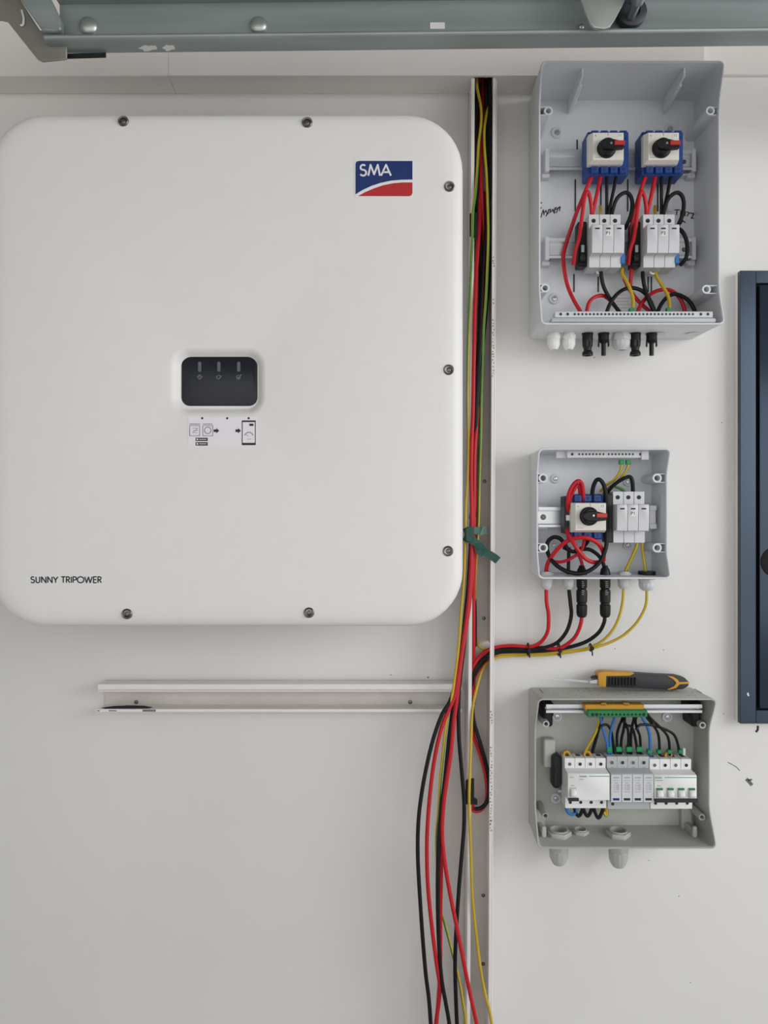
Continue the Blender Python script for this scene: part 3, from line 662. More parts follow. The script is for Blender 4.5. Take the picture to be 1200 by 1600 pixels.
# ================================================================== upper box
E1, (bx0, bx1, bz0, bz1) = enclosure('enclosure', 'tall open grey electrical box at the top right with two switches', 824, 1087, 155, 532.5, .095, .112, .065, 'box')
for px, py, s in ((857, 173, -1), (1110, 173, 1), (852, 450, -1), (1104, 452, 1)):
    boss(E1, px, py, .092, s, bx0+.002 if s < 0 else bx1-.002, 'box')
for X in (.3215, .487):
    MB().prism([(X, -.006, bz1-.0035), (X, -.098, bz1-.0035), (X, -.098, bz1-.017), (X, -.070, bz1-.022), (X, -.012, bz1-.030), (X, -.006, bz1-.030)], (.0032, 0, 0)).build('gusset', 'box', E1, bevel=.0005)
    MB().cyl((X+.0045, -.074, bz1-.018), (X+.0045, -.012, bz1-.027), .0028, n=10).build('gusset_rib', 'box', E1)
for px, py in ((870, 208), (1046, 203), (866, 467)): mount_screw(E1, px, py)
for px, y0, y1 in ((902, 218, 236), (899, 280, 330), (939, 280, 330), (981, 280, 330), (1028, 280, 330), (897, 428, 456), (935, 432, 456), (1013, 432, 456), (1018, 432, 456)):
    MB().bpx(px-1, px+1, y0, y1, .006, .0072).build('back_slot', 'dgrey', E1)
MB().bpx(1044, 1050, 270, 330, .006, .010).build('back_rib', 'white', E1)
MB().bpx(958, 990, 462, 486, .006, .0066).build('data_plate', 'white', E1, smooth=False)
b = MB()
for i in range(4): b.stroke([(V(962, 466+i*5, .0066).x, V(0, 466+i*5, .0066).z), (V(986-4*(i % 2), 466+i*5, .0066).x, V(0, 466+i*5, .0066).z)], .0005, .0066)
b.build('data_print', 'printg', E1, smooth=False)
for px in (880, 912): MB().lathe((xw(1030+(px-880)*1.6, .05), -.05, bz0), (0, 0, -1), [(0, .0105), (.0006, .0105), (.0006, .0098), (.0002, .0097)], 22).build('knockout', 'box', E1)
# marker scribbles on the back panel
def scrib(pl, d=.0062): 
    return [[(V(x, y, d).x, V(x, y, d).z) for x, y in s_] for s_ in pl]
b = MB()
for s_ in scrib([[(845, 340), (847, 333), (849, 328), (850, 336)], [(850, 333), (853, 329), (855, 334), (853, 338)], [(856, 335), (857, 328), (860, 327), (859, 333)], [(861, 331), (864, 327), (865, 332)], [(866, 334), (867, 325), (870, 324)], [(869, 333), (872, 325), (875, 323), (874, 330)], [(866, 328), (876, 324)], [(845, 318), (846.5, 316)], [(845, 326), (846, 324)]]): b.stroke(s_, .0017, .0062)
tag(b.build('marker_writing', 'ink', E1, smooth=False), 'black handwritten marker word on the left inside')
b = MB()
for s_ in scrib([[(1054, 328), (1062, 328)], [(1058, 328), (1057, 336)], [(1063, 337), (1064, 329), (1067, 335), (1069, 329)], [(1071, 330), (1070, 338)], [(1073, 331), (1077, 333), (1073, 338)], [(1078, 333), (1084, 334), (1080, 341), (1084, 341)], [(1062, 342), (1071, 348)], [(1064, 350), (1067, 344)]]): b.stroke(s_, .0018, .0062)
tag(b.build('marker_writing', 'ink', E1, smooth=False), 'black handwritten marker word on the right inside')
R1 = dinrail('upper steel rail behind the two switches in the tall top box', 855, 1084, 250, .022)
R2 = dinrail('lower steel rail behind the surge protectors in the tall top box', 855, 1084, 388, .022)
for (r_, a_, c_, z_), yo in ((R1, 0), (R2, 0)):
    for x_, s in ((a_, -1), (c_, 1)):
        MB().box((x_-.004, -.006, z_-.020), (x_+.004, -.031, z_+.020)).box((x_-.007, -.006, z_-.026), (x_+.007, -.020, z_-.018)).build('rail_bracket', 'lgrey', r_, bevel=.0012)
    p = Vector((c_-.014, -.0235, z_)); MB().lathe(p, (0, -1, 0), [(0, .004), (.0015, .003)], 10).build('rail_screw', 'screw', r_)
    MB().prism([(c_-.035, -.006, z_-.022), (c_+.002, -.006, z_-.022), (c_+.002, -.024, z_-.022), (c_-.035, -.014, z_-.022)], (0, 0, .003)).build('rail_foot', 'lgrey', r_, bevel=.0006)
switch(951, 228.5, .085, 'white-faced blue isolator switch with black and red knob, left one in the tall top box', txt='11')
switch(1037.5, 228.5, .085, 'white-faced blue isolator switch with black and red knob, right one in the tall top box', txt='12')
for dx, lab, tx in ((0, 'grey three-pole surge protector marked P1 in the tall top box', 'P1'), (86, 'grey three-pole surge protector marked P2 in the tall top box', 'P2')):
    t, X0, X1, za, zb, zc, zd = surge(925+dx, 976+dx, (335, 350, 395, 418), (.062, .082, .064), lab, tx)
    MB().box((X1-.001, -.045, zc-.012), (X1+.006, -.066, zc+.006)).build('blue_clip', 'lblue', t, bevel=.0008)
    MB().box((X1+.0004, -.03, zc), (X1+.010, -.052, za-.012)).build('blue_carrier', 'blue', t, bevel=.0008)
    b = MB(); b.box((X0-.015, -.03, zd+.006), (X0-.0005, -.052, za-.008)); b.box((X0-.013, -.052, zd+.012), (X0-.003, -.056, zd+.040)); bl = b.build('side_terminal', 'black', t, bevel=.0012)
    MB().box((X0-.011, -.056, zd+.028), (X0-.006, -.0575, zd+.040)).build('contact', 'steel', bl)
    MB().lathe((X0-.0085, -.056, zd+.019), (0, -1, 0), [(0, .0045), (.0015, .0045), (.0015, .003), (.0005, .003)], 12).build('terminal_screw', 'dgrey', bl)
    MB().lathe((X0-.0085, -.052, za-.014), (0, -1, 0), [(0, .0045), (.0015, .0045), (.0015, .003), (.0005, .003)], 12).build('terminal_screw', 'dgrey', bl)
    MB().ring(((X0+X1)/2-.003, -.040, zd+.001), (0, -1, 0), [(0, .006), (.004, .006), (.004, .0035), (0, .0035)], 14).build('rail_latch', 'white', t)
holes = [(876, .0030), (887, .0030)]+[(898+i*5.95, .0024) for i in range(32)]+[(1095, .0030), (1106, .0030)]
tb = termbar(867, 1114, 486.5, 496, .104, 'long pale earth terminal bar along the bottom of the tall top box', 'lgrey', holes, th=.018)
a = V(862, 503.5, .106); c = V(1118, 496, .106)
MB().prism([(a.x, -.106, a.z), (a.x, -.108, (a.z+c.z)/2), (a.x, -.104, c.z), (a.x, -.088, c.z), (a.x, -.088, a.z)], (c.x-a.x, 0, 0)).build('bar_carrier', 'lgrey', tb, bevel=.0006)

def conn(x, zt, d, label, kind, L=.037):
    X = xw(x, d); t = thing('solar_connector', (X, -d, zt), label, 'connector', 'black push-fit solar connectors')
    MB().lathe((X, -d, zt), (0, 0, -1), [(0, .0095), (.003, .0095), (.0035, .0088), (.012, .0088)], 18).build('collar', 'black', t)
    if kind == 'f':
        MB().lathe((X, -d, zt-.012), (0, 0, -1), [(0, .0088), (.010, .0084), (.014, .0066), (.018, .0066), (.021, .0088), (.026, .009), (.026, .0055), (.020, .005)], 16).build('sleeve', 'black', t)
        for s in (-1, 1): MB().box((X+s*.003-.0014, -d-.0088, zt-.014), (X+s*.003+.0014, -d-.0096, zt-.024)).build('slot', 'dgrey', t)
    else:
        MB().lathe((X, -d, zt-.012), (0, 0, -1), [(0, .0088), (.003, .0070), (.006, .0038), (.026, .0038), (.026, .002)], 14).build('pin_sleeve', 'black', t)
        for s in (-1, 1): MB().prism([(X+s*.0088, -d-.002, zt-.010), (X+s*.0095, -d-.002, zt-.022), (X+s*.0075, -d-.002, zt-.024), (X+s*.0065, -d-.002, zt-.010)], (0, .004, 0)).build('prong', 'black', t, bevel=.0004)
    return t
bz0 += .0015
gland(865, bz0, .05, 'white gland under the tall top box, leftmost', .0105, .028, material='white')
gland(889, bz0, .05, 'white gland under the tall top box, second from the left', .0105, .028, material='white')
gland(970.5, bz0, .05, 'largest grey gland under the tall top box, between the black connectors', .0145, .029, .012)
conn(918, bz0, .05, 'black ridged solar connector under the tall top box, leftmost', 'f')
conn(943, bz0, .05, 'black pronged solar connector under the tall top box, left of the big gland', 'm')
conn(992.5, bz0, .05, 'black ridged solar connector under the tall top box, right of the big gland', 'f')
conn(1018, bz0, .05, 'black pronged solar connector under the tall top box, rightmost', 'm')

GW = 'wires in the tall top box'
def two(pts, dx): return [(p[0]+dx, p[1], p[2]) for p in pts]
for dx, nm in ((0, 'left'), (85.5, 'right')):
    S = f'the {nm} switch of the tall top box'
    if dx == 0:
        wire([(925,268,.052),(924,277,.056),(917,293,.058),(908,315,.052),(900,335,.044),(893,355,.036),(887,373,.033),(881,395,.033),(880.5,410,.033),(883,430,.034),(888,450,.036),(897,470,.040),(908,489,.044),(914,505,.046)], 'redc', 'red wire from the left switch bowing past the rail to the bottom bar', GW, RB)
    else:
        wire([(1010.5,268,.052),(1008,277,.056),(1002,295,.058),(995,318,.056),(989,340,.052),(987,365,.046),(988,400,.040),(986,430,.036),(984,455,.030)], 'redc', 'red wire from the right switch passing between the two surge protectors', GW, RB)
    wire(two([(939,268,.053),(938,277,.057),(934,297,.062),(929,320,.062),(924,340,.056),(922,352,.050)], dx), 'redc', f'straight red wire from the second terminal of {S}', GW, RB)
    wire(two([(896,414,.050),(899,392,.060),(905,372,.064),(908,350,.064),(911,325,.066),(914,307,.067),(917.5,300,.067),(921,305,.066),(924,322,.062),(925,345,.054)], dx), 'redc', f'looped red wire below {S}', GW, RB)
    wire(two([(950,268,.053),(949,280,.056),(949,305,.056),(949,345,.048)], dx-1), 'blackc', f'straight black wire from the third terminal of {S}', GW, .0028)
    wire(two([(964,268,.053),(963,280,.056),(958,305,.058),(953,328,.056),(951,348,.050)], dx-1), 'blackc', f'slanting black wire from the fourth terminal of {S}', GW, .0028)
    wire(two([(952,350,.046),(957,330,.058),(962,314,.062),(969,305,.063),(978,301,.062),(985,306,.060),(988,318,.058),(986,335,.056),(981,348,.052),(976,358,.044)], dx-5 if dx else 0), 'blackc', f'arched black wire between {S} and its surge protector', GW, RB)
    wire(two([(938,322,.040),(938,332,.046),(939,345,.048)], dx), 'yelc', f'short yellow wire above the surge protector under {S}', GW, RE)
wire([(1058,356,.050),(1066,362,.054),(1072,374,.055),(1074,390,.055),(1071,405,.053),(1062,415,.048)], 'blackc', 'black wire curving round the right side of the P2 surge protector', GW, RB)
wire([(917,508,.040),(917,487,.040),(921,472,.040),(930,464,.038),(942,462,.034),(952,468,.030),(960,476,.024)], 'redc', 'red wire hooking up from the terminal bar, left of the crossing black wires', GW, RB)
wire([(939,425,.044),(940,434,.044),(944,450,.042),(955,470,.040),(969,489,.042),(980,504,.044)], 'blackc', 'black wire dropping diagonally from below the P1 surge protector', GW, RB)
wire([(944,506,.046),(949,485,.048),(956,470,.048),(967,457,.046),(980,450.5,.042),(993,450.5,.040),(1005,456,.040),(1015,468,.042),(1023,487,.044),(1027,505,.044)], 'blackc', 'large black arch rising behind the terminal bar below P1', GW, RB)
wire([(1004,425,.042),(1005,436,.044),(1008,452,.044),(1014,470,.046),(1022,488,.046),(1026,504,.046)], 'blackc', 'black wire dropping steeply from below the P2 surge protector', GW, RB)
wire([(972,420,.040),(972,428,.044),(978,438,.050),(985,453,.056),(989,468,.060),(989,486,.064)], 'yelc', 'yellow wire with green tip from P1 to the terminal bar', GW, .0029, ferr=[(988, 484, .070, 8, 7)])
wire([(1023,420,.040),(1026,432,.044),(1035,447,.050),(1043,461,.056),(1046,474,.060),(1046,486,.064)], 'yelc', 'yellow wire with green tip from P2 to the terminal bar', GW, .0029, ferr=[(1046, 484, .070, 8, 7)])
wire([(994,505,.036),(997,486,.036),(1005,471,.036),(1016,460,.034),(1030,453.5,.034),(1045,453,.034),(1057,460,.034),(1066,473,.034),(1070,488,.034),(1070,505,.034)], 'redc', 'red arch rising behind the terminal bar below P2', GW, RB)
wire([(1024,505,.040),(1029,484,.042),(1037,470,.044),(1048,461,.044),(1060,460.5,.042),(1074,468,.042),(1083,480,.042),(1087,492,.042),(1089,505,.042)], 'blackc', 'black arch at the right end behind the terminal bar', GW, RB)
wire([(975,435,.030),(982,450,.030),(991,463,.030),(1001,474,.030),(1015,487,.032),(1026,500,.034)], 'redc', 'short red wire slanting down behind the yellow wire of P1', GW, RB)

# ================================================================== middle box
E2, (cx0, cx1, cz0, cz1) = enclosure('enclosure', 'small square open grey electrical box in the middle with one switch', 826, 1021, 706, 898.5, .066, .081, .045, 'box')
for px, py, s in ((849, 747, -1), (1027, 747, 1), (849, 856, -1), (1027, 856, 1)):
    boss(E2, px, py, .063, s, cx0+.002 if s < 0 else cx1-.002, 'box', .0078)
for px, py in ((867, 748), (865, 852), (980, 852), (980, 753)): mount_screw(E2, px, py, r=.0068)
a_ = xw(1021, 0)-.0042
for i in range(2):
    MB().box((a_, -.014-.016*i, V(0, 775, 0).z), (a_+.0006, -.026-.016*i, V(0, 838, 0).z)).build('data_plate', 'spdgrey', E2, smooth=False)
r3, ra, rc, rz = dinrail('short steel rail behind the switch in the small middle box', 841, 1020, 808, .020)
for x_ in (ra+.006, rc-.010):
    MB().box((x_-.0055, -.006, rz-.0205), (x_+.0115, -.0085, rz+.0205)).box((x_-.006, -.006, rz-.021), (x_+.012, -.024, rz-.016)).box((x_-.006, -.006, rz+.016), (x_+.012, -.024, rz+.021)).build('rail_bracket', 'lgrey', r3, bevel=.0008)
MB().box((rc-.010, -.028, rz-.019), (rc+.001, -.040, rz+.019)).box((rc-.0105, -.0285, rz+.011), (rc+.0014, -.043, rz+.020)).box((rc-.0105, -.0285, rz-.020), (rc+.0014, -.043, rz-.011)).build('end_stop', 'lgrey', r3, bevel=.001)
MB().lathe((ra+.010, -.0212, rz), (0, -1, 0), [(0, .005), (.002, .004), (.0024, .001)], 12).build('rail_screw', 'screw', r3)
s3 = switch(923.5, 807.5, .078, 'white-faced blue isolator switch with black and red knob in the small middle box', (-.029, .0265, -.038, .038), txt='12', npole=3)
c = V(888, 804, .062)
b = MB(); b.box((c.x-.0055, -.030, c.z-.032), (c.x+.0055, -.058, c.z+.031)); ab = b.build('auxiliary_block', 'dgrey', s3, bevel=.0012)
MB().box((c.x-.003, -.058, c.z-.010), (c.x+.003, -.0595, c.z-.001)).build('contact', 'white', ab)
for zo in (.006, -.016, .024): MB().box((c.x-.003, -.058, c.z+zo-.003), (c.x+.003, -.0592, c.z+zo+.003)).build('terminal_screw', 'black', ab)
t, X0, X1, za, zb, zc, zd = surge(964, 1014.5, (768, 788, 829.5, 848), (.058, .080, .060), 'grey three-pole surge protector marked P1 in the small middle box', 'P1')
MB().box((X0-.010, -.03, zd), (X0-.0003, -.058, za-.004)).build('side_terminal', 'dgrey', t, bevel=.001)
holes = [(894, .0030)]+[(905+i*5.4, .0022) for i in range(8)]+[(951+i*5.4, .0022) for i in range(8)]+[(1000.5, .0030)]
tb = termbar(886, 1006, 704.5, 715.5, .060, 'pale earth terminal bar along the top of the small middle box', 'lgrey', holes)
MB().bpx(1002, 1014, 702, 718.5, .045, .062).build('bar_holder', 'lgrey', tb, bevel=.001)
MB().bpx(869, 886, 704, 716, .040, .054).build('bar_holder', 'lgrey', tb, bevel=.001)
gland(853.5, cz0, .040, 'grey gland under the small middle box around the red cable', .0095, .021, .007, nut=(.0125, .004))
gland(888, cz0, .040, 'grey gland under the small middle box around the black cable', .0092, .021, .007)
gland(974.5, cz0, .040, 'grey gland under the small middle box around the left earth cable', .0095, .020, .007, nut=(.0125, .004))
g4 = gland(1010.5, cz0, .040, 'larger grey gland at the right end under the small middle box', .0128, .023, .008)
MB().lathe((xw(1010.5, .04), -.04, cz0+.0036), (0, 0, 1), [(0, .0145), (.0065, .0145), (.0065, .009)], 20).build('black_seal', 'black', g4)
for x, lab in ((909, 'long black inline connector on the red cable of the middle box'), (945.5, 'long black inline connector on the black cable of the middle box')):
    X = xw(x, .042); zt = V(0, 889, .042).z; L = 78*K(.042)
    t = thing('inline_connector', (X, -.042, zt-L), lab, 'connector', 'long black inline connectors')
    MB().lathe((X, -.042, zt+.006), (0, 0, -1), [(0, .0042), (.004, .0055), (.007, .0075), (.015, .0090), (.019, .0090)], 16).build('rear_cap', 'black', t)
    MB().lathe((X, -.042, zt-.013), (0, 0, -1), [(0, .0090), (.018, .0088), (.020, .0074), (.022, .0074), (.0235, .0090), (.030, .0092), (.043, .0088), (.0445, .0076), (.047, .0076)], 18).build('sleeve', 'black', t)
    MB().lathe((X, -.042, zt-.060), (0, 0, -1), [(0, .0076), (.0015, .0092), (.016, .0090), (.020, .0078), (.022, .0060), (.022, .0036)], 10).build('end_nut', 'black', t, ang=20)
    b = MB(); random.seed(int(x))
    for i in range(8):
        z_ = zt-.020-i*.0031
        if 4 <= i <= 4: continue
        b.box((X-.0022, -.0508, z_), (X+random.uniform(.0006, .0030), -.0513, z_-.0012))
    b.build('moulded_print', 'printg', t, smooth=False)
GM = 'wires in the small middle box'
wire([(888,800,.056),(887,786,.064),(889,771,.068),(896,757,.070),(904,751.5,.070),(909.5,757,.068),(911.5,775,.062),(912,784,.056)], 'redc', 'outer red loop from the side block to the top of the middle switch', GM, RB)
wire([(890,790,.056),(891,778,.060),(897,765,.064),(903,758,.064),(906,764,.062),(907,784,.054)], 'redc', 'inner red loop from the side block to the top of the middle switch', GM, RB)
wire([(925,784,.056),(926,765,.062),(931,751.5,.066),(937,749.5,.068),(943,757,.068),(946.5,772,.066),(948.5,800,.062),(948,840,.062),(946,858,.064),(938,877,.066),(922,891,.068),(904,896,.068),(884,892,.064),(868,882,.058),(858,869,.050),(854.5,855,.046),(857,845,.046),(865,839.5,.048),(874,841,.050),(881,848,.050),(886,856,.048)], 'blackc', 'long black wire looping from the switch top right around the bottom of the middle box', GM, .0036)
wire([(946,775,.040),(950,768,.048),(960,757,.054),(974,748,.058),(984,745,.058),(988,752,.058),(989,768,.054),(989,775,.050)], 'blackc', 'black wire arching over to the top of the middle box surge protector', GM, RB)
wire([(971.5,722,.052),(971,730,.052),(966,742,.050),(957,752,.046),(946,759,.040),(938,768,.032)], 'ey', 'yellow wire from the left green tip on the upper terminal bar', GM, RE, ferr=[(972, 722, .056, 7, 7)])
wire([(982.5,722,.052),(980,732,.052),(972,744,.050),(962,755,.046),(950,763,.040),(942,772,.032)], 'ey', 'yellow wire from the right green tip on the upper terminal bar', GM, RE, ferr=[(982.5, 722, .056, 7, 7)])
wire([(961,760,.030),(970,764,.030),(978,770,.032)], 'grnc', 'short green wire behind the middle box surge protector', GM, RE)
wire([(998,842,.048),(993,858,.048),(984,878,.044),(977,894,.040),(974.5,912,.040)], 'ey', 'yellow wire from the surge protector to the left earth gland', GM, .0028)
wire([(1003,842,.044),(1004,860,.044),(1007,880,.042),(1010.5,905,.040)], 'ey', 'yellow wire from the surge protector to the black-sealed gland', GM, .0026)
wire([(853.5,914,.040),(853.5,894,.042),(856,880,.048),(863,868,.054),(874,855,.060),(887,845,.064),(901,840.5,.066),(916,840.5,.066),(930,846,.064),(939,855,.060),(943,866,.054),(943,876,.046)], 'redc', 'red wire arching from the left gland across under the middle switch', GM, .0036)
wire([(885,828,.056),(889,838,.064),(897,850,.070),(905,862,.070),(915,873,.066),(927,878.5,.060),(938,878,.052)], 'redc', 'red wire slanting from the side block to the lower right of the middle box', GM, .0035)
wire([(912,832,.050),(913,844,.050),(908,860,.048),(895,871,.048),(880,877.5,.046),(866,877.5,.042),(858,872,.036)], 'redc', 'thin red wire curving to the left behind the crossing wires', GM, .0028)
wire([(899,857,.038),(904,866,.040),(909,880,.042),(909,894,.042)], 'redc', 'red wire dropping into the left inline connector', GM, .003)
wire([(888,914,.040),(888,893,.038),(888.5,872,.036),(889,855,.036)], 'blackc', 'straight black wire rising from the black-cable gland', GM, .003)
wire([(880,855,.036),(896,862,.038),(908,857,.040),(917,848,.044),(922,836,.050)], 'blackc', 'black wire passing behind the red arch under the middle switch', GM, RB)
wire([(908,858,.034),(922,859,.034),(935,868,.036),(942,879,.040),(945.5,892,.042)], 'blackc', 'black wire dropping into the right inline connector', GM, RB)

# ================================================================== lower box
E3, (dx0, dx1, dz0, dz1) = enclosure('enclosure', 'wide open grey electrical box at the bottom right with circuit breakers', 824, 1086, 1072, 1292, .060, .086, .062, 'box_shaded')
for px, py in ((870, 1119), (1042, 1120), (868, 1247)): mount_screw(E3, px, py, r=.0082)
for px, py, s in ((854, 1132, -1), (1099, 1134, 1), (853, 1276, -1), (1098, 1278, 1)):
    c = V(px, py, .060)
    o = MB().ring((c.x, -.006, c.z), (0, -1, 0), [(0, .0062), (.050, .0056), (.050, .0030), (0, .0030)], 18).build('screw_post', 'box_shaded', E3)
    MB().ring((c.x, -.056, c.z), (0, -1, 0), [(0, .0056), (.0015, .0056), (.0015, .0034), (0, .0034)], 18).build('metal_insert', 'steel', o)
for px, py, s in ((846, 1300, 1), (1078, 1296, -1)):
    c = V(px, py, .03)
    MB().box((c.x-.004, -.006, dz0+.0035), (c.x+.004, -.052, dz0+.016)).box((c.x-.0037, -.046, dz0+.004), (c.x+.0037, -.0517, dz0+.022)).box((c.x-.009, -.006, dz0+.0035), (c.x+.009, -.018, dz0+.040)).build('corner_bracket', 'box_shaded', E3, bevel=.0015)
b = MB(); b.bpx(850, 868, 1156, 1200, .006, .026); b.build('side_bracket', 'box_shaded', E3, bevel=.002)
a = V(862, 1231, .032); c = V(877, 1178, .032)
loft_b = MB(); loft(loft_b, [[(x, -d_, z) for x, z in rrect(a.x+i_, c.x-i_, a.z+i_, c.z-i_, (c.x-a.x)/2-i_-.0002, 6)] for d_, i_ in ((.02, 0), (.034, 0), (.036, .0015), (.034, .004))]); loft_b.build('side_cap', 'dgrey', E3)
for px in (846, 1092): MB().box((xw(px, .04), -.020, dz1), (xw(px, .04)+.0012, -.050, dz1+.0004)).build('top_slot', 'dgrey', E3, smooth=False)
b = MB(); random.seed(3)
for i in range(60):
    X = random.uniform(dx0+.02, dx1-.02); Y = random.uniform(.02, .075); r_ = random.uniform(.0003, .0008)
    b.box((X-r_*1.5, -Y-r_, dz1), (X+r_*1.5, -Y+r_, dz1+.0003))
tag(b.build('drilling_dust', 'scuff', E3, smooth=False), kind='stuff')
# rail with black brackets
t, a_, c_, z_ = dinrail('bright steel rail across the top of the wide lower box', 853, 1097, 1107, .048, h=.0145)
for x_, s in ((a_+.006, -1), (c_-.006, 1)):
    b = MB(); b.box((x_-.008, -.006, z_-.034), (x_+.008, -.046, z_+.010)); b.box((x_-.011*(1 if s > 0 else 1), -.006, z_-.020), (x_+.011, -.040, z_+.006)); b.build('rail_bracket', 'black', t, bevel=.003)
    MB().lathe((x_, -.0495, z_), (0, -1, 0), [(0, .0048), (.0015, .0044), (.002, .003), (.0014, .001)], 14).build('rail_screw', 'steel', t)
# amber and green terminal bar
tb = thing('terminal_bar', V(962, 1118, .07), 'amber and green terminal bar on the rail of the wide lower box', 'terminal bar', 'earth terminal bars')
MB().bpx(914, 1007, 1101, 1111, .055, .074).bpx(939, 948, 1098.5, 1102, .06, .073).bpx(974, 984, 1098.5, 1102, .06, .073).build('amber_carrier', 'yel', tb, bevel=.0012)
for x in (943, 979): MB().bpx(x-3.5, x+3.5, 1100.5, 1103, .073, .0745).build('carrier_notch', 'rust', tb)
gb = MB().bpx(918, 1012, 1109.5, 1121, .058, .080).build('green_bar', 'grn', tb, bevel=.0015)
for i in range(14):
    x = 926+i*6.15; r_ = .0028 if i in (0, 1, 13) else .0021
    MB().lathe(V(x, 1116.5, .080), (0, -1, 0), [(-.0002, r_), (.0003, r_)], 10).build('screw', 'dark', gb)  # painted dark spots in place of shaded holes in the bar

def breaker(label, name, cat, sx0, sx1, nx0, nx1, ys, ds, material):
    dS, dN, dL = ds
    y_sh0, y_sh1, y_n0, y_n1, y_l1 = ys
    zA = (800-y_sh0)*K(dS); zB = (800-y_sh1)*K(dS); zC = (800-y_n0)*K(dN); zD = (800-y_n1)*K(dN); zE = (800-y_l1)*K(dL)
    X0, X1 = xw(nx0, dN), xw(nx1, dN)
    t = thing(name, ((X0+X1)/2, -.03, zE), label, cat)
    prof = [(.028, zA), (dS, zA), (dS, zC+.002), (dN-.002, zC), (dN, zC-.002), (dN, zD), (dL, zD), (dL, zE), (.028, zE)]
    MB().prism([(X0+.0003, -d_, z_) for d_, z_ in prof], (X1-X0-.0006, 0, 0)).build('housing', material, t, bevel=.0006)
    w_ = (X1-X0)/4
    for i in range(4):
        xm = X0+w_*(i+.5)
        o = MB().ring((xm, -dS+.0004, (zA+zB)/2+.001), (0, -1, 0), [(0, .0042), (.0010, .0042), (.0010, .0030), (0, .0030)], 14).build('terminal', material, t)
        MB().lathe((xm, -dS+.0002, (zA+zB)/2+.001), (0, -1, 0), [(0, .0032), (.0006, .0030)], 12).build('terminal_screw', 'screw' if i % 2 == 0 else 'dgrey', o)
        MB().box((xm-.0038, -dS+.010, zA-.0002), (xm+.0038, -dS+.020, zA+.0003)).build('wire_entry', 'dgrey', t, smooth=False)
        if i: MB().box((X0+w_*i-.0003, -dS-.0002, zC+.003), (X0+w_*i+.0003, -.03, zA+.0003)).build('pole_joint', 'printg', t, smooth=False)
        if material != 'spdgrey' or i == 0:
            o = MB().ring((xm, -dL+.0004, (zD+zE)/2), (0, -1, 0), [(0, .0036), (.0010, .0036), (.0010, .0028), (0, .0028)], 14).build('terminal', material, t)
            MB().lathe((xm, -dL+.0002, (zD+zE)/2), (0, -1, 0), [(0, .0030), (.0006, .0028)], 12).build('terminal_screw', 'dgrey', o)
    return t, X0, X1, w_, (zA, zB, zC, zD, zE), ds
GB_DS = (.052, .074, .056)
t, X0, X1, w_, Z, ds = breaker('white residual-current breaker with one toggle, leftmost in the wide lower box', 'circuit_breaker', 'circuit breaker', 882, 947, 887, 953, (1184.5, 1205, 1209, 1250.5, 1263), GB_DS, 'white')
t['group'] = 'modules in the wide lower box'
dN = ds[1]
def toggle(t, x, z, up=True):
    o = MB().box((x-.0056, -dN, z-.0065), (x+.0056, -dN-.0006, z+.0095)).build('toggle_frame', 'spdgrey', t, bevel=.0002)
    MB().prism([(x-.0045, -dN, z-.006), (x-.0045, -dN-.007, z-.0035), (x-.0045, -dN-.008, z+.001), (x-.0045, -dN-.002, z+.007), (x-.0045, -dN, z+.007)], (.009, 0, 0)).build('toggle', 'white', t, bevel=.0007)
    return o
toggle(t, X0+w_*.5, Z[3]+.012)
MB().box((X0+.0004, -dN, Z[3]-.0005), (X0+w_+.0004, -dN-.0035, Z[3]+.0045)).build('dark_tab', 'dgrey', t, bevel=.0005)
MB().box((X0+w_*2.0, -dN, Z[2]-.0035), (X1-.001, -dN-.0002, Z[2]-.0047)).build('green_line', 'grnl', t, smooth=False)
text('maker_print', 'Schneider', X0+w_*1.08, Z[2]-.0042, dN, .0042, 'grnl', t, align='LEFT', sx=.8)
b = MB(); b.stroke([(X0+.003, Z[2]-.006), (X0+.010, Z[2]-.006)], .0008, dN); b.stroke([(X0+w_*1.1, Z[2]-.009), (X0+w_*1.5, Z[2]-.009)], .0009, dN); b.stroke([(X0+.005, Z[3]+.0245), (X0+.011, Z[3]+.0245)], .0009, dN)
b.build('rating_print', 'printg', t, smooth=False)
for i in (0, 2):
    xm = X0+w_*(i+.42)
    MB().ring((xm, -.034, Z[0]+.002), (0, -1, 0), [(0, .0068), (.006, .0068), (.006, .0036), (0, .0036)], 8).build('amber_clip', 'yel', t)
t, X0, X1, w_, Z, ds = breaker('silver-grey four-pole surge arrester in the middle of the wide lower box', 'surge_arrester', 'surge protector', 948.6, 1015.7, 954, 1021.5, (1182, 1203, 1209, 1254, 1264.5), GB_DS, 'spdgrey')
t['group'] = 'modules in the wide lower box'
